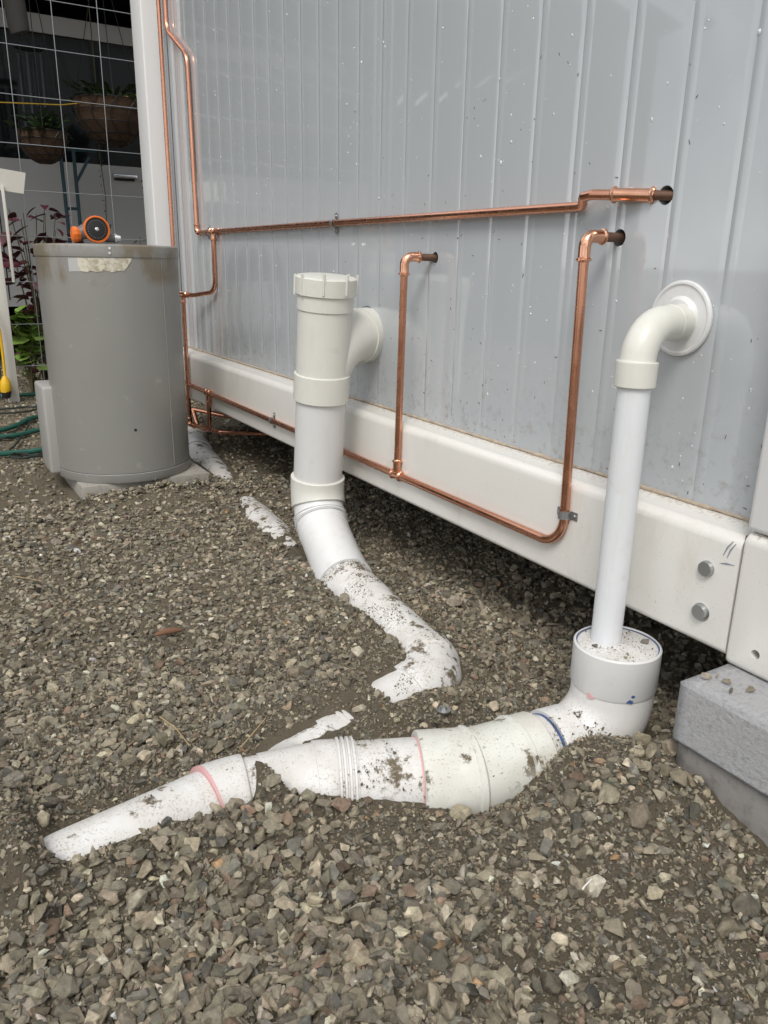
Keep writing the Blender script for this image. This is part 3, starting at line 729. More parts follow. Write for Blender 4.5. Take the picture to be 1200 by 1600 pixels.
bs = lathe([(TR-.01, TB), (TR+.0008, TB+.001), (TR+.0022, TB+.004), (TR+.0022, TB+.0255), (TR, TB+.028), (TR-.012, TB+.0265)]).make('base_ring', 'tank', tank)
lathe([(TR-.002, .0735), (TR+.0008, .074), (TR+.0008, .0752), (TR-.002, .0757)]).make('seam', 'dark', tank)
ang = lambda px, py: None
def tank_az(px, py):
    d = ray(px, py); o_ = CP[:2]-TC; a = d[:2]@d[:2]; b = 2*o_@d[:2]; c = o_@o_-TR*TR; t = (-b-math.sqrt(b*b-4*a*c))/(2*a); p_ = CP+d*t
    return math.atan2(p_[1]-TC[1], p_[0]-TC[0]), p_[2]
def patch(name, outline, m, r, parent):
    """thin curved sheet on the shell from a pixel outline (top row, bottom row)"""
    V = []; F = []; k = len(outline)
    for rr in (r, r-.0012):
        for (tx, ty, by) in outline:
            a, z1 = tank_az(tx, ty); a2, z0 = tank_az(tx, by)
            V += [(TC[0]+rr*math.cos(a), TC[1]+rr*math.sin(a), z1), (TC[0]+rr*math.cos(a), TC[1]+rr*math.sin(a), z0)]
    n2 = 2*k
    for i in range(k-1):
        a = 2*i; F += [(a, a+2, a+3, a+1), (n2+a, n2+a+1, n2+a+3, n2+a+2), (a, n2+a, n2+a+2, a+2), (a+1, a+3, n2+a+3, n2+a+1)]
    F += [(0, 1, n2+1, n2), (n2-2, 2*n2-2, 2*n2-1, n2-1)]
    return G().add(V, F).make(name, m, parent, False)
pt = patch('sticker', [(106, 403, 424), (112, 403, 424), (118, 403, 424), (124, 403, 424)], 'sticker_grey', TR+.0006, tank)
ol = [(x, 403+.015*(x-121)+random.uniform(-.6, .6), 424+2*math.sin(x*.3)+random.uniform(-2, 1.5)-max(0, (x-190))*.9) for x in range(121, 208, 3)]
pt2 = patch('torn_label', ol, 'sticker', TR+.0012, tank)
for px, py, par in ((171, 388, lid), (171, 395.5, tank), (243, 749, bs)):
    a, z = tank_az(px, py); dv = np.array((math.cos(a), math.sin(a), 0)); disc(np.array((TC[0], TC[1], z))+dv*(TR+.0005), dv, .0042, .0042, 12).make('screw', 'chrome', par)
cb = np.array((TC[0]-.195, TC[1]+.035)); rbox('access_cover', (TC[0]-.218, TC[1]-.02, .055), (TC[0]-.15, TC[1]+.13, .31), .008, 'tank_cover', tank, 3)
a, z = tank_az(212, 672); dv = np.array((math.cos(a), math.sin(a), 0)); q = np.array((TC[0], TC[1], z))+dv*TR; G().tube([q-dv*.002, q+dv*.0004], [.0055, .004], 12).make('plug_hole', 'black', tank)
# paver
pv = rbox('concrete_paver', (.366, 2.246, -.02), (.735, 2.612, TB), .004, 'paver', None, 2)
a, z = tank_az(262, 560); sv = [np.array((TC[0]+(TR+.0002)*math.cos(a), TC[1]+(TR+.0002)*math.sin(a), zz_)) for zz_ in (.077, .663)]; G().tube(sv, .0014, 6).make('seam', 'tank', tank)
tag(pv, 'square concrete paver under the grey water tank', 'paver')

# ------------------------------------------------------------------ HOSE NOZZLE on the tank
nzr = root('hose_nozzle', 'orange and black hose spray nozzle lying on the tank lid', 'hose nozzle', (.478, 2.30, .6995))
nc = np.array((.478, 2.292, .7345)); vd = CP-nc; vd[2] = .12; vd /= np.linalg.norm(vd); vd = vd*.94+np.array((.34, 0, 0))*.6; vd /= np.linalg.norm(vd)
g = G().tube([nc-vd*.026, nc-vd*.012, nc-vd*.002, nc+vd*.003, nc+vd*.004, nc-vd*.002], [.024, .0335, .0345, .0340, .0300, .0285], 40); g.make('rim', 'orange', nzr)
face = G().tube([nc-vd*.004, nc+vd*.0005, nc+vd*.0015], [.0285, .0285, .026], 36).make('spray_face', 'black', nzr)
G().tube([nc, nc+vd*.0035, nc+vd*.0045], [.0050, .0050, .003], 14).make('centre_screw', 'chrome', face)
sidev = np.cross((0, 0, 1), vd); sidev /= np.linalg.norm(sidev); upv = np.cross(sidev, vd)
for k in range(24):
    a = 2*math.pi*k/24; c0 = nc+(sidev*math.cos(a)+upv*math.sin(a))*.0225; G().tube([c0, c0+vd*.0026], [.0019, .0012], 6).make('spray_jet', 'nozzle_grey', face)
hb = nc-vd*.02
G().tube([hb, hb-sidev*.030+np.array((0, 0, -.006)), hb-sidev*.044+np.array((0, 0, -.012))], [.019, .019, .014], 20).make('body', 'nozzle_grey', nzr)
kx = hb-sidev*.046+np.array((0, 0, -.013)); G().tube([kx+sidev*.006, kx-sidev*.004, kx-sidev*.013, kx-sidev*.016], [.0165, .021, .020, .014], 10).make('knob', 'orange', nzr, True, 25)
fx = nc+sidev*.036-vd*.02+np.array((0, 0, -.020)); G().tube([fx-sidev*.012, fx+sidev*.012], [.011, .011], 14).make('collar', 'nozzle_grey', nzr)
G().tube([fx+sidev*.012, fx+sidev*.018, fx+sidev*.018, fx+sidev*.028], [.0125, .0125, .009, .009], 14).make('hose_fitting', 'chrome', nzr)
hd = fx+np.array((0, 0, .018)); G().tube([hd-sidev*.006, hd+sidev*.004+np.array((0, 0, .018))], [.008, .005], 10).make('trigger', 'teal', nzr)

# ------------------------------------------------------------------ CONCRETE BLOCKS (near corner)
def rough_block(name, a, b, m, label, seed, amp):
    rg = random.Random(seed); o = G().box(a, b).make(name, m, None, False)
    bm = bmesh.new(); bm.from_mesh(o.data); bmesh.ops.bevel(bm, geom=bm.edges[:], offset=.003, segments=2, affect='EDGES')
    bmesh.ops.subdivide_edges(bm, edges=[e for e in bm.edges if e.calc_length() > .02], cuts=26, use_grid_fill=True)
    for v in bm.verts: v.co += Vector([rg.gauss(0, amp) for _ in range(3)])
    bm.to_mesh(o.data); bm.free(); o.data.polygons.foreach_set('use_smooth', [True]*len(o.data.polygons)); tag(o, label, 'concrete block', 'stacked concrete blocks'); return o
rough_block('concrete_block', (.771, .16, .0845), (1.16, .552, .1700), 'block_light', 'light grey pitted concrete block, upper of two under the cabin corner', 1, .00015)
rough_block('concrete_block', (.778, .155, -.05), (1.16, .547, .0838), 'block_dark', 'smoother brownish concrete block, lower of two under the cabin corner', 2, .0002)

# ------------------------------------------------------------------ GRAVEL
def proto(npts, flat, seed):
    rg = random.Random(seed); bm = bmesh.new()
    el = rg.uniform(.42, .92); fl_ = flat*rg.uniform(.75, 1.3); k = 0
    while k < npts:
        v = Vector((rg.uniform(-1, 1), rg.uniform(-1, 1), rg.uniform(-1, 1)))
        if v.length > 1 or v.length < .2: continue
        v.normalize(); q = 1/max(abs(v.x), abs(v.y), abs(v.z))
        v *= (.55+.45*q**.5) if rg.random() < .8 else .85
        bm.verts.new((v.x, v.y*el, v.z*fl_)); k += 1
    r_ = bmesh.ops.convex_hull(bm, input=bm.verts[:]); 
    bmesh.ops.delete(bm, geom=list({e for e in r_['geom_interior'] if isinstance(e, bmesh.types.BMVert)}), context='VERTS')
    if npts > 16:
        bmesh.ops.dissolve_limit(bm, angle_limit=.30, verts=bm.verts[:], edges=bm.edges[:])
        bmesh.ops.bevel(bm, geom=bm.edges[:], offset=.055, segments=1, affect='EDGES', clamp_overlap=True)
        for v in bm.verts: v.co *= rg.uniform(.975, 1.025)
    bmesh.ops.triangulate(bm, faces=bm.faces[:]); bmesh.ops.recalc_face_normals(bm, faces=bm.faces[:])
    bm.verts.index_update(); V = np.array([v.co[:] for v in bm.verts]); F = np.array([[v.index for v in f.verts] for f in bm.faces]); bm.free(); return V, F
HI = [proto(18, .62, 100+i) for i in range(26)]; MID = [proto(13, .58, 200+i) for i in range(22)]; LO = [proto(8, .5, 300+i) for i in range(18)]; GR = [proto(6, .7, 400+i) for i in range(8)]
PAL = np.array([(.205, .180, .138), (.235, .203, .152), (.165, .148, .118), (.095, .092, .082), (.150, .138, .112), (.275, .240, .182), (.36, .315, .245), (.43, .39, .325), (.19, .135, .10), (.27, .175, .10), (.215, .195, .150), (.13, .125, .11)])
PW = np.array([.17, .15, .14, .07, .13, .10, .07, .04, .04, .006, .10, .06]); PW /= PW.sum()
def colours(n, rg):
    c = PAL[rg.choice(len(PAL), n, p=PW)]*rg.normal(1.02, .33, (n, 1)).clip(.42, 1.9)*rg.normal(1, .018, (n, 3))*np.array((1.13, 1.115, 1.06)); return c.clip(.02, .6)
def soilmask(x, y):
    d, zc = pipe_dist(x, y); m_ = np.exp(-(np.maximum(0, d-.055)/.05)**2)*(y < 1.35)
    m_ = np.maximum(m_, 1.0*gauss(x, y, .44, .68, .16, .075)); m_ = np.maximum(m_, .75*gauss(x, y, .62, .40, .09, .08))
    m_ = np.maximum(m_, .5*gauss(x, y, .72, .30, .1, .1))
    return np.clip(m_+.35*vnoise(x, y, 16, 21)+.9*np.maximum(0, vnoise(x, y, 4.7, 23)), 0, 1)
def free(x, y, s_, z):
    d, zc = pipe_dist(x, y); surf = zc+np.sqrt(np.maximum(0, .061**2-np.minimum(d, .061)**2))
    bad = (d < .061+.45*s_) & (surf+.002 > z) & ~((y > 1.6) & (np.sin(x*9171.3+y*5377.7) > .55))
    bad |= (np.hypot(x-.812, y-.69) < .066+s_*.5)
    bad |= (np.hypot(x-.764, y-1.566) < .07)
    bad |= (x > .337) & (x < .753) & (y > 2.217) & (y < 2.633)
    bad |= (x > .769-.3*s_) & (y < .553+.3*s_) & (y > .14)
    return ~bad
def rots(n, rg, tilt):
    yaw = rg.uniform(0, 2*np.pi, n); ta = rg.uniform(0, 2*np.pi, n); tl = np.abs(rg.normal(0, tilt, n))
    c, s_ = np.cos(yaw), np.sin(yaw); Rz = np.zeros((n, 3, 3)); Rz[:, 0, 0] = c; Rz[:, 0, 1] = -s_; Rz[:, 1, 0] = s_; Rz[:, 1, 1] = c; Rz[:, 2, 2] = 1
    kx, ky = np.cos(ta), np.sin(ta); ct, st = np.cos(tl), np.sin(tl); v = 1-ct
    A = np.zeros((n, 3, 3)); A[:, 0, 0] = ct+kx*kx*v; A[:, 0, 1] = kx*ky*v; A[:, 0, 2] = ky*st; A[:, 1, 0] = kx*ky*v; A[:, 1, 1] = ct+ky*ky*v; A[:, 1, 2] = -kx*st; A[:, 2, 0] = -ky*st; A[:, 2, 1] = kx*st; A[:, 2, 2] = ct
    return A @ Rz
class Heap:
    def __init__(s): s.v = []; s.f = []; s.c = []; s.n = 0
    def put(s, protos, pos, size, R_, col, pick):
        for k, (PV, PF) in enumerate(protos):
            i = np.where(pick == k)[0]
            if len(i) == 0: continue
            V = np.einsum('nij,vj->nvi', R_[i], PV)*size[i][:, None, None]+pos[i][:, None, :]
            F = PF[None]+(np.arange(len(i))*len(PV))[:, None, None]+s.n
            s.v.append(V.reshape(-1, 3)); s.f.append(F.reshape(-1, 3)); s.c.append(np.repeat(col[i], len(PV), 0)); s.n += len(i)*len(PV)
def sample(n, xr, yr, rg, smean, ssd, smin, smax, soil_keep, clip_frame=None, exclude=None):
    x = rg.uniform(*xr, n); y = rg.uniform(*yr, n); s_ = np.clip(rg.lognormal(math.log(smean), ssd, n), smin, smax)
    z = height(x, y); ok = free(x, y, s_, z)
    sm = soilmask(x, y); ok &= rg.random(n) < 1-sm*(1-soil_keep)
    if clip_frame is not None:
        u, v, dz = project(np.stack([x, y, z], 1)); mg = clip_frame; ok &= (dz > .05) & (u > -mg) & (u < 1200+mg) & (v < 1600+mg) & (v > 300)
    if exclude is not None: ok &= ~exclude(x, y)
    i = np.where(ok)[0]; return x[i], y[i], z[i], s_[i]
heap = Heap(); rg = np.random.default_rng(77); singles = []
# footprint half-length s: near field first, biggest stones become single objects
def layer(n, xr, yr, smean, ssd, smin, smax, protos, tilt, keep, frame, lift=(.1, .45), exc=None, single=False):
    x, y, z, s_ = sample(n, xr, yr, rg, smean, ssd, smin, smax, keep, frame, exc); k = len(x)
    R_ = rots(k, rg, tilt); pos = np.stack([x, y, z+s_*rg.uniform(*lift, k)], 1); col = colours(k, rg); pick = rg.integers(0, len(protos), k)
    if single:
        u, v, dz = project(pos); inf = (u > 0) & (u < 1200) & (v > 0) & (v < 1600); app = np.where(inf, s_/dz, 0); top_ = np.argsort(-app)[:300]
        for i in top_: singles.append((pick[i], pos[i], s_[i], R_[i], col[i]))
        m_ = np.ones(k, bool); m_[top_] = False; pos, s_, R_, col, pick = pos[m_], s_[m_], R_[m_], col[m_], pick[m_]
    heap.put(protos, pos, s_, R_, col, pick)
near_x, near_y = (-.35, 1.0), (.15, 1.25)
layer(2800, near_x, near_y, .0092, .30, .006, .0178, HI, .55, .16, 120, (.0, .55), single=True)
layer(17500, near_x, near_y, .0052, .36, .0028, .012, MID, .6, .20, 120, (.0, .6))
layer(5500, (-.25, .42), (.35, .76), .0080, .28, .005, .014, MID, .6, .1, 100, (.1, .8))
layer(26000, near_x, near_y, .0042, .35, .002, .008, LO, .7, .45, 120)
layer(13000, (0., .92), (.3, 1.3), .0032, .4, .0015, .007, LO, .7, 1.0, 20)
layer(30000, (0., .92), (.52, 1.28), .0015, .4, .0008, .004, GR, .8, 1.0, 20)
layer(46000, (-.1, 1.0), (.25, 1.25), .0019, .35, .001, .004, GR, .8, 1.0, 40)
layer(23000, (-.35, 2.1), (1.25, 2.3), .0063, .30, .004, .016, MID, .28, .6, 120)
layer(26000, (-.35, 2.1), (1.25, 2.3), .0040, .32, .003, .009, LO, .4, .8, 120)
layer(32000, (-.2, 3.0), (2.3, 5.6), .0074, .32, .005, .018, LO, .25, 1., 90)
layer(9000, (.9, 2.4), (.6, 1.25), .0080, .3, .004, .016, LO, .3, 1., 60)
# coarser cover outside the frame
inframe = lambda x, y: (lambda q: (q[2] > .05) & (q[0] > -100) & (q[0] < 1300) & (q[1] < 1700))(project(np.stack([x, y, 0*x], 1)))
layer(16000, (-1.3, 1.4), (-.5, 3.6), .0120, .3, .006, .022, LO, .3, 1., None, exc=inframe)
gravel = bulk('gravel', np.concatenate(heap.v), np.concatenate(heap.f), 'gravel', ground, False, np.concatenate(heap.c)); gravel['kind'] = 'stuff'
pm = []
for V, F in HI:
    me = bpy.data.meshes.new('stone'); me.from_pydata(V.tolist(), [], F.tolist()); me.materials.append(M['stone']); me.update(); pm.append(me)
for k, pos, s_, R_, col in singles:
    o = bpy.data.objects.new('stone', pm[k]); COL.objects.link(o); o.parent = ground
    o.matrix_local = Matrix.Translation(Vector(pos)) @ Matrix(R_.tolist()).to_4x4() @ Matrix.Scale(float(s_), 4); o.color = (*[float(v) for v in col], 1)
# crumbs of soil on top of the half-buried pipes
cr = Heap(); pos = []; 
for Pp, r_, a, b, cnt in ((stack, .0556, b1+.005, c1+.15, 2400), (maind, .0600, .09, Q.L, 5200), (fard, .0556, .1, fard.L-.1, 1500)):
    tt = rg.uniform(a, b, cnt*3)
    for t in tt:
        c0 = Pp.at(t); d = Pp.at(min(Pp.L, t+.003))-Pp.at(t-.003); d /= np.linalg.norm(d)
        if abs(d[2]) > .75: continue
        sd_ = np.cross(d, (0, 0, 1)); sd_ /= np.linalg.norm(sd_); up = np.cross(sd_, d); a_ = rg.normal(0, .75); q = c0+(up*math.cos(a_)+sd_*math.sin(a_))*r_
        if vnoise(np.array([q[0]]), np.array([q[1]]), 22, 31)[0]+.5*vnoise(np.array([q[0]]), np.array([q[1]]), 70, 32)[0] > .10: pos.append(q)
pos = np.array(pos); k = len(pos)
# crumbs on the bush inside the hub
hubp = np.stack([.812+rg.normal(0, .03, 260), .69+rg.normal(0, .03, 260), np.full(260, .1474)], 1); hubp = hubp[(np.hypot(hubp[:, 0]-.812, hubp[:, 1]-.69) < .054) & (np.hypot(hubp[:, 0]-.8085, hubp[:, 1]-.709) > .024)]
pos = np.concatenate([pos, hubp]); k = len(pos)
sz = np.clip(rg.lognormal(math.log(.0010), .5, k), .0004, .004); colr = np.array(SOIL)*rg.normal(1, .3, (k, 1)).clip(.4, 2)
cr.put(GR, pos, sz, rots(k, rg, 1.), colr, rg.integers(0, len(GR), k))
bigp = np.array([(.850, .672, .150), (.790, .655, .149), (.778, .700, .149), (.80, .66, .149)]); cr.put(LO, bigp, np.array([.009, .005, .006, .004]), rots(4, rg, .3), colours(4, rg), np.arange(4))
blk = np.array([(.800, .535, .176), (.812, .515, .175), (.822, .49, .175), (.80, .50, .174), (.815, .53, .175)]); cr.put(MID, blk, np.array([.008, .007, .008, .005, .004]), rots(5, rg, .3), PAL[[6, 5, 6, 3, 6]], np.arange(5))
crumbs = bulk('soil_crumbs', np.concatenate(cr.v), np.concatenate(cr.f), 'gravel', ground, False, np.concatenate(cr.c)); crumbs['kind'] = 'stuff'

# ------------------------------------------------------------------ SMALL LITTER
def litter(name, pts, r, m, label, cat, seg=6):
    P_ = []
    for (px, py, dz) in pts:
        q = onz(px, py, 0.0); q = onz(px, py, hz(q[0], q[1])+dz); P_.append(q)
    R_ = [r*(1-.5*i/len(P_)) for i in range(len(P_))]
    return tag(G().tube(P_, R_, seg).make(name, m), label, cat)
litter('straw', [(590, 932, .014), (622, 950, .018), (655, 970, .014)], .0012, 'straw', 'dry straw lying beside the buried pipe below the stack', 'straw')
litter('twig', [(653, 972, .012), (662, 950, .03), (655, 930, .045)], .0009, 'straw', 'thin upright dry stalk beside the buried pipe', 'twig')
litter('twig', [(376, 1168, .016), (400, 1140, .018), (415, 1122, .020)], .0010, 'straw', 'thin dry twig by the narrow end of the ribbed junction', 'twig')
litter('straw', [(250, 1120, .016), (275, 1138, .018), (296, 1165, .014)], .0012, 'straw', 'curved pale straw on gravel above the pink-primed joint', 'straw')
litter('straw', [(910, 1390, .016), (914, 1384, .018), (925, 1373, .018)], .0012, 'sign', 'short white sliver on the gravel at lower right', 'straw')
litter('straw', [(20, 900, .012), (45, 904, .014), (66, 908, .012)], .0011, 'straw', 'pale straw on gravel near the left edge', 'straw')
q = onz(264, 988, .014); v = onz(285, 984, .014)-q
g = G(); pts = [q-v, q-v*.3+np.array((0, 0, .003)), q+v*.4+np.array((0, 0, .002)), q+v]; g.tube(pts, [.003, .0065, .006, .002], 8); tag(g.make('bark_chip', 'bark', None, True, 50), 'reddish bark chip on the gravel left of the stack', 'bark chip')
q = onz(692, 1121, .015); q[2] = hz(q[0], q[1])+.006
g = G().tube([q, q+np.array((0, 0, .0022))], [.0115, .0115], 24); w1 = g.make('washer', 'zinc'); G().tube([q+np.array((0, 0, .0022)), q+np.array((.0, 0, .006))], [.006, .0045], 6).make('screw_head', 'zinc', w1); tag(w1, 'small metal washer with screw lying on the soil', 'washer')

# ------------------------------------------------------------------ MESH FENCE
FY = 4.2
fence = root('mesh_fence', 'silver welded wire mesh fence behind the grey tank', 'fence', (.6, FY, 0))
for k in range(-6, 6):
    x = .562+.2*k; G().tube([(x, FY, .01), (x+random.uniform(-.004, .004), FY+.003, 1.1), (x+.002, FY, 2.15)], .0020, 6).make('wire', 'wire', fence)
for k in range(0, 11):
    z = .152+.2*k; G().tube([(-.66, FY+.0055, z), (.4, FY+.0055, z+random.uniform(-.004, .004)), (1.58, FY+.0055, z)], .0020, 6).make('wire', 'wire', fence)
for x in (-.68, 1.60): rbox('fence_post', (x-.02, FY-.02, -.1), (x+.02, FY+.03, 2.2), .003, 'wire', fence)

# ------------------------------------------------------------------ CARPORT AND WHAT STANDS IN IT
cpt = root('carport', 'dark open carport with corrugated roof behind the mesh fence', 'carport', (1, 7, 0))
def corrug(name, x0, x1, y0, y1, z0, par, m, vertical=False):
    n_ = int((x1-x0)/.076); V = []; F = []
    for i in range(n_*4+1):
        x = x0+(x1-x0)*i/(n_*4); d = .009*math.sin(i*math.pi/2)
        if vertical: V += [(x, y0+d, 0), (x, y0+d, z0), (x, y0+d+.03, 0), (x, y0+d+.03, z0)]
        else: V += [(x, y0, z0+d), (x, y1, z0+d+.12), (x, y0, z0+d+.03), (x, y1, z0+d+.15)]
    for i in range(n_*4):
        a = 4*i; b = a+4; F += [(a, a+1, b+1, b), (a+2, b+2, b+3, a+3), (a, b, b+2, a+2), (a+1, a+3, b+3, b+1)]
    return G().add(V, F).make(name, m, par, True, 60)
corrug('roof_sheet', -3.5, 6, 4.4, 9.6, 2.35, cpt, 'carport')
corrug('back_wall', -3.5, 6, 9.45, 9.45, 2.452, cpt, 'carport_dark', True)
for x in (-3.4, 5.9): rbox('side_wall', (x-.05, 4.8, 0), (x+.05, 9.48, 2.34), .005, 'carport_dark', cpt)
for y in (4.95, 7.0, 8.6): rbox('roof_beam', (-3.4, y-.03, 2.26), (5.9, y+.03, 2.337), .004, 'carport', cpt)
for x in (-1.2, 2.6): rbox('post', (x-.045, 4.86, -.1), (x+.045, 4.94, 2.22), .004, 'carport', cpt)
# van, side on
van = root('parked_van', 'white van parked inside the dark carport, only its side panel showing', 'van', (1., 6.4, 0))
VY0, VY1 = 5.62, 7.30
def arch(cx_, r=.40): return [(cx_+r*math.cos(t), .36+r*math.sin(t)) for t in np.linspace(0, math.pi, 12)]
vp = [(-1.35, .32)]+[(-1.40, .60), (-1.38, 1.235), (3.05, 1.235), (3.45, 1.05), (3.55, .75), (3.52, .32)]+[p for p in arch(2.75)]+[p for p in arch(-.45)]
G().extrude(vp, 'y', VY0, VY1).make('body', 'van_white', van, True, 30)
up = [(-1.34, 1.236), (-1.22, 1.93), (1.95, 1.95), (2.9, 1.236)]; G().extrude(up, 'y', VY0+.06, VY1-.06).make('window_band', 'glass_dark', van, True, 20)
G().extrude([(-1.30, 1.951), (-1.1, 2.05), (1.8, 2.05), (2.05, 1.951)], 'y', VY0+.05, VY1-.05).make('roof', 'van_white', van)
for x in (-1.28, .35, 1.55): G().extrude([(x, 1.236), (x+.12, 1.236), (x+.12, 1.95), (x, 1.95)], 'y', VY0+.045, VY0+.062).make('pillar', 'black', van)
for x in (.6, 1.62): G().box((x, VY0-.001, .40), (x+.008, VY0+.01, 1.235)).make('door_gap', 'black', van, False)
h_ = ony(195, 277, VY0); rbox('door_handle', (h_[0]-.075, VY0-.032, h_[2]-.010), (h_[0]+.075, VY0-.016, h_[2]+.014), .006, 'chrome', van); rbox('handle_recess', (h_[0]-.07, VY0-.016, h_[2]-.022), (h_[0]+.06, VY0+.002, h_[2]+.012), .004, 'black', van)
for x in (-.45, 2.75):
    for y in (VY0+.12, VY1-.12):
        wl = G().tube([(x, y-.1, .33), (x, y-.09, .33), (x, y+.09, .33), (x, y+.1, .33)], [.29, .33, .33, .29], 30).make('wheel', 'tyre', van); G().tube([(x, y-.105, .33), (x, y+.105, .33)], [.19, .19], 20).make('rim', 'zinc', wl)

# leaves ----------------------------------------------------------------
def leaf_mesh(name, kind, m):
    if kind == 'round':
        n_ = 14; V = [(0, 0, 0)]; 
        for i in range(n_):
            a = math.pi*2*i/n_; r = (.85+.15*math.cos(5*a)); V.append((r*math.cos(a), r*math.sin(a), .12*r*math.cos(2*a)+.18*r)) 
        F = [(0, 1+i, 1+(i+1) % n_) for i in range(n_)]
    else:
        V = [(0, 0, 0), (.35, .30, .10), (.35, 0, .0), (.35, -.30, .10), (.8, .34, .06), (.8, 0, -.04), (.8, -.34, .06), (1.25, .20, -.04), (1.25, 0, -.12), (1.25, -.20, -.04), (1.6, 0, -.26)]
        F = [(0, 2, 1), (0, 3, 2), (1, 2, 5, 4), (2, 3, 6, 5), (4, 5, 8, 7), (5, 6, 9, 8), (7, 8, 10), (8, 9, 10)]
    me = bpy.data.meshes.new(name); me.from_pydata(V, [], F); me.materials.append(M[m]); me.polygons.foreach_set('use_smooth', [True]*len(me.polygons)); me.update(); return me
LM = {('round', c): leaf_mesh('leaf', 'round', c) for c in ('leaf_green', 'leaf_yellow', 'leaf_bright')}
LM.update({('long', c): leaf_mesh('leaf', 'long', c) for c in ('leaf_red', 'leaf_dark', 'leaf_yellow', 'leaf_green', 'leaf_dim')})
def plant(name, label, base, spread, hgt, nl, kinds, size, seed, nst=5, group=None, z0=None):
    rg_ = random.Random(seed); b = np.array(base, float); o = root(name, label, 'plant', tuple(b), group); stems = []
    for k in range(nst):
        a = rg_.uniform(0, 6.28); r = spread*rg_.uniform(.2, .9); tip = b+np.array((r*math.cos(a), r*math.sin(a)*.7, hgt*rg_.uniform(.6, 1.)))
        mid = b+(tip-b)*.5+np.array((rg_.uniform(-.03, .03), rg_.uniform(-.03, .03), .04)); G().tube([b, mid, tip], [.005, .004, .002], 6).make('stem', 'stem', o); stems.append((b, mid, tip))
    for k in range(nl):
        s0, s1, s2 = rg_.choice(stems); t = rg_.random()**.6; p_ = (s0*(1-t)**2+2*s1*t*(1-t)+s2*t*t); 
        a = rg_.uniform(0, 6.28); off = np.array((math.cos(a), math.sin(a), rg_.uniform(-.2, .5)))*rg_.uniform(.1, .5)*size*1.6
        l = bpy.data.objects.new('leaf', LM[rg_.choice(kinds)]); COL.objects.link(l); l.parent = o
        l.location = Vector(p_+off-b); sc_ = size*rg_.uniform(.55, 1.1); l.scale = (sc_,)*3; l.rotation_euler = (rg_.uniform(-.8, .8), rg_.uniform(-.5, .7), a)
    return o
plant('coleus_plant', 'dark red leafy plant behind the wire mesh left of the tank', (.60, 4.47, 0), .26, .93, 170, [('long', 'leaf_red')], .075, 3, 13)
plant('geranium_plant', 'green round-leaved plant low against the mesh left of the tank', (.52, 4.34, 0), .15, .42, 80, [('round', 'leaf_bright'), ('round', 'leaf_yellow')], .048, 5, 9)
plant('leafy_plant', 'small yellow-green plant behind the tank lid by the van', (.97, 4.5, 0), .10, .90, 34, [('long', 'leaf_yellow'), ('long', 'leaf_green')], .05, 8, 4)
plant('leafy_plant', 'small dark green plant behind the tank beside the corner post', (1.13, 4.55, 0), .10, .88, 40, [('long', 'leaf_dark'), ('long', 'leaf_green')], .045, 9, 4)
plant('leafy_plant', 'green sprig at the left edge above the white board', (.40, 4.6, 0), .12, 1.34, 26, [('long', 'leaf_green'), ('long', 'leaf_dark')], .07, 10, 4)
# hanging baskets
def basket(label, c, r, depth, seed, nl):
    o = root('hanging_basket', label, 'hanging basket', tuple(c), 'coir hanging baskets'); c = np.array(c, float)
    prof = [(.02, -depth), (r*.35, -depth*.96), (r*.62, -depth*.82), (r*.83, -depth*.56), (r*.95, -depth*.28), (r, 0), (r*.93, .005), (r*.9, -.03), (.01, -.03)]
    V = []; F = []; sg = 30
    for rr, zz_ in prof:
        for k in range(sg):
            a = 2*math.pi*k/sg; V.append((c[0]+rr*math.cos(a), c[1]+rr*math.sin(a), c[2]+zz_))
    for i in range(len(prof)-1):
        for k in range(sg): F.append((i*sg+k, i*sg+(k+1) % sg, (i+1)*sg+(k+1) % sg, (i+1)*sg+k))
    F.append(tuple(range(sg))[::-1]); F.append(tuple(range((len(prof)-1)*sg, len(prof)*sg)))
    G().add(V, F).make('coir_liner', 'coir', o, True, 50)
    sh = lambda t, a: c+np.array((1.03*r*math.sin(t)*math.cos(a), 1.03*r*math.sin(t)*math.sin(a), -1.02*depth*math.cos(t)))
    for t in (.45, .75, 1.05, 1.32, 1.57): G().tube([sh(t, a) for a in np.linspace(0, 2*math.pi, 33)], .0028, 5, False).make('wire_hoop', 'black', o)
    for k in range(12):
        a = 2*math.pi*k/12; G().tube([sh(t, a+.25*math.sin(t*4)) for t in np.linspace(.2, 1.57, 8)], .0026, 5).make('wire_rib', 'black', o)
    for k in range(3):
        a = 2*math.pi*k/3+.4; G().tube([sh(1.57, a), (c[0], c[1], 2.225)], .0022, 5).make('chain', 'black', o)
    rg_ = random.Random(seed)
    for k in range(nl):
        l = bpy.data.objects.new('leaf', LM[rg_.choice([('long', 'leaf_dark'), ('long', 'leaf_dim')])]); COL.objects.link(l); l.parent = o; a = rg_.uniform(0, 6.28); q_ = r*rg_.random()
        l.location = (q_*math.cos(a), q_*math.sin(a), rg_.uniform(-.02, .06)); l.scale = (rg_.uniform(.03, .06),)*3; l.rotation_euler = (rg_.uniform(-.5, .5), rg_.uniform(-1.1, .3), a)
    return o
basket('large coir hanging basket beside the corner post', (1.150, 4.9, 1.485), .195, .225, 1, 90)
basket('smaller coir hanging basket near the left edge', (.785, 4.9, 1.30), .130, .155, 2, 70)
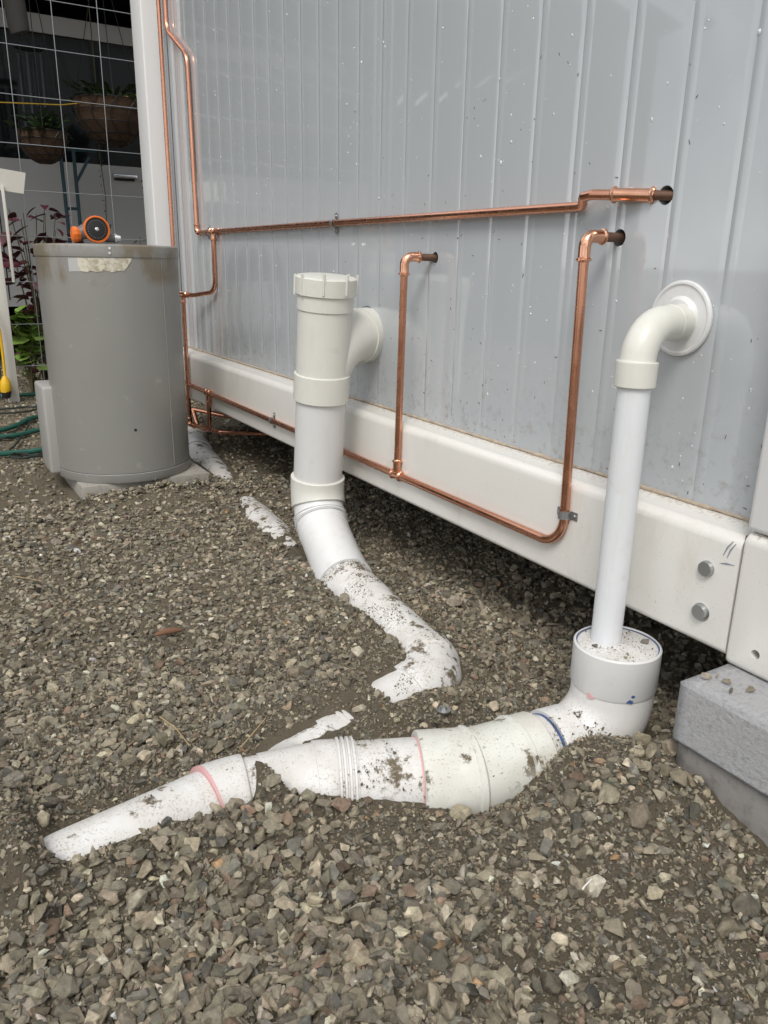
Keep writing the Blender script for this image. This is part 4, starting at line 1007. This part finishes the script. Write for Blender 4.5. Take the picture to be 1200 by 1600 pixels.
for x, y, z0, z1, lb in ((1.12, 5.10, 1.235, .80, 'thin dark trailing vine hanging left of the van handle'), (1.36, 5.10, 1.40, .75, 'thin dark trailing vine hanging right of the van handle')):
    vn = root('trailing_vine', lb, 'vine', (x, y, z1)); G().tube([(x, y-.02, 2.22), (x+.008, y-.01, (z0+1.9)/2), (x-.004, y, z0), (x+.01, y, (z0+z1)/2), (x, y, z1)], .003, 5).make('stem', 'stem', vn)
    for k in range(16):
        l = bpy.data.objects.new('leaf', LM[('long', 'leaf_dark')]); COL.objects.link(l); l.parent = vn; l.location = (random.uniform(-.01, .01), 0, (z0-z1)*k/16); l.scale = (.014,)*3; l.rotation_euler = (random.uniform(-1, 1), random.uniform(0, 1), random.uniform(0, 6))
# wind chime
wc = root('wind_chime', 'dark tubular wind chime hanging over the smaller basket', 'wind chime', (.80, 5.15, 1.36))
G().tube([(.80, 5.15, 1.745), (.80, 5.15, 1.76)], [.075, .07], 20).make('top_disc', 'chime', wc); G().tube([(.80, 5.15, 1.76), (.80, 5.15, 2.25)], .003, 5).make('cord', 'black', wc)
for k, dx in enumerate((-.052, -.018, .018, .052)):
    z0 = 1.36+.05*(k % 3); G().tube([(.80+dx, 5.15+.03*(-1)**k, z0), (.80+dx, 5.15+.03*(-1)**k, 1.72)], .0115, 10).make('chime_tube', 'chime', wc); G().tube([(.80+dx, 5.15+.03*(-1)**k, 1.72), (.80+dx, 5.15+.03*(-1)**k, 1.746)], .0015, 4).make('string', 'black', wc)
hpn = root('hanging_pot', 'dark mottled cylindrical planter hanging at the top left corner', 'hanging pot', (.73, 4.9, 1.76))
G().tube([(.73, 4.9, 1.76), (.725, 4.9, 1.775), (.70, 4.9, 2.08), (.70, 4.9, 2.09)], [.044, .05, .058, .05], 22).make('pot', 'pot', hpn); G().tube([(.70, 4.9, 2.08), (.70, 4.9, 2.23)], .003, 5).make('hanger', 'black', hpn)
rp3 = [ony(x, y, 4.83) for x, y in ((-190, 150), (0, 160), (95, 164), (160, 158), (215, 148), (300, 130))]; rp3 = [np.array((-1.2, 4.83, 1.5))]+rp3+[np.array((2.58, 4.87, 1.75))]
tag(G().tube(rp3, .0032, 6).make('yellow_rope', 'rope'), 'yellow cord strung across the dark carport', 'rope')
stn = root('metal_stand', 'teal blue metal stand in front of the parked van', 'stand', (1.02, 5.38, 0))
for a, b in (((.965, 5.40, 0), (.955, 5.40, 1.29)), ((1.03, 5.40, 0), (1.03, 5.40, 1.29)), ((1.15, 5.36, 0), (1.15, 5.36, .3))): G().tube([a, b], .011, 8).make('upright', 'teal', stn)
G().tube([(1.03, 5.40, 1.10), (1.12, 5.40, 1.25)], .009, 8).make('brace', 'teal', stn); G().tube([(.955, 5.40, .95), (1.03, 5.40, .95)], .009, 8).make('crossbar', 'teal', stn); G().tube([(.955, 5.40, 1.285), (1.16, 5.40, 1.285)], .010, 8).make('top_bar', 'teal', stn); G().tube([(1.03, 5.40, .28), (1.15, 5.36, .28)], .009, 8).make('crossbar', 'teal', stn)

# board and post at the left edge
bd = root('sign_board', 'tilted blank cream board on a stake at the left edge', 'board', (.46, 4.08, 0))
a = [ony(x, y, 4.09) for x, y in ((-45, 255), (40, 270), (37, 303), (-45, 290))]
V = [(p[0], p[1], p[2]) for p in a]+[(p[0], p[1]+.012, p[2]) for p in a]; G().add(V, [(0, 1, 2, 3), (7, 6, 5, 4), (0, 4, 5, 1), (1, 5, 6, 2), (2, 6, 7, 3), (3, 7, 4, 0)]).make('board', 'sign', bd, False)
q = ony(3, 290, 4.085); rbox('stake', (q[0]-.006, 4.068, .55), (q[0]+.006, 4.088, q[2]), .002, 'sign', bd)
q = ony(10, 350, 4.13); pb = rbox('white_post', (ony(9, 440, 4.13)[0]-.055, 4.089, -.08), (ony(9, 440, 4.13)[0]-.006, 4.13, q[2]), .003, 'sign'); tag(pb, 'pale timber post at the left edge beside the mesh', 'post')
# yellow plug
pl = root('extension_cord', 'yellow extension cord end with black plug hanging at the left edge', 'cord', (.37, 4.05, .05))
c_ = [ony(x, y, 4.05) for x, y in ((-30, 440), (-8, 490), (0, 520), (5, 560), (8, 590))]; G().tube(c_, .0065, 8).make('cord', 'yellow', pl)
e_ = [ony(x, y, 4.05) for x, y in ((7.5, 588), (8, 596), (9, 606), (9, 613))]; G().tube(e_, [.010, .022, .026, .022], 14).make('plug_body', 'yellow', pl)
e_ = [ony(x, y, 4.05) for x, y in ((9, 608), (10, 613), (11, 622))]; G().tube(e_, [.022, .023, .014], 12).make('plug_end', 'black', pl)
# hoses and cable on the gravel
def onground(pts, r, zoff):
    out = []
    for (x, y) in pts: out.append(np.array((x, y, hz(x, y)+r+zoff)))
    return out
def smooth(pts, n_=10):
    P_ = [np.array(p, float) for p in pts]; P_ = [2*P_[0]-P_[1]]+P_+[2*P_[-1]-P_[-2]]; out = []
    for i in range(1, len(P_)-2):
        for t in np.linspace(0, 1, n_, endpoint=False):
            a, b, c, d = P_[i-1:i+3]; out.append(.5*((2*b)+(-a+c)*t+(2*a-5*b+4*c-d)*t*t+(-a+3*b-3*c+d)*t**3))
    out.append(P_[-2]); return out
hs = smooth([(-.6, 4.10), (-.1, 4.25), (.36, 4.21), (.56, 4.20), (.75, 4.1), (.82, 3.8), (.62, 3.62), (.44, 3.54), (.265, 3.33), (-.1, 3.1), (-.45, 3.25), (-.4, 3.5), (-.05, 3.3), (.25, 3.21), (.41, 3.305), (.60, 3.30), (.66, 3.1), (.52, 2.95), (.367, 2.93), (.22, 2.935), (-.2, 2.9), (-.6, 2.7)])
tag(G().tube(onground([p[:2] for p in hs], .0095, .008), .0095, 9).make('garden_hose', 'hose'), 'dark green garden hose looped on the gravel left of the tank', 'hose')
cs = smooth([(-.3, 3.7), (.1, 3.75), (.31, 3.79), (.445, 3.815), (.46, 3.74), (.375, 3.68), (.2, 3.66), (.05, 3.4), (.247, 3.17), (.36, 3.45), (.40, 3.5), (.30, 3.1), (.26, 2.98), (.30, 2.90), (.338, 2.876), (.36, 2.93), (.31, 2.96), (.25, 2.90), (.275, 2.85), (.36, 2.86), (.45, 2.9)])
tag(G().tube(onground([p[:2] for p in cs], .004, .013), .004, 7).make('power_cable', 'cable'), 'thin dark cable curled over the hose left of the tank', 'cable')
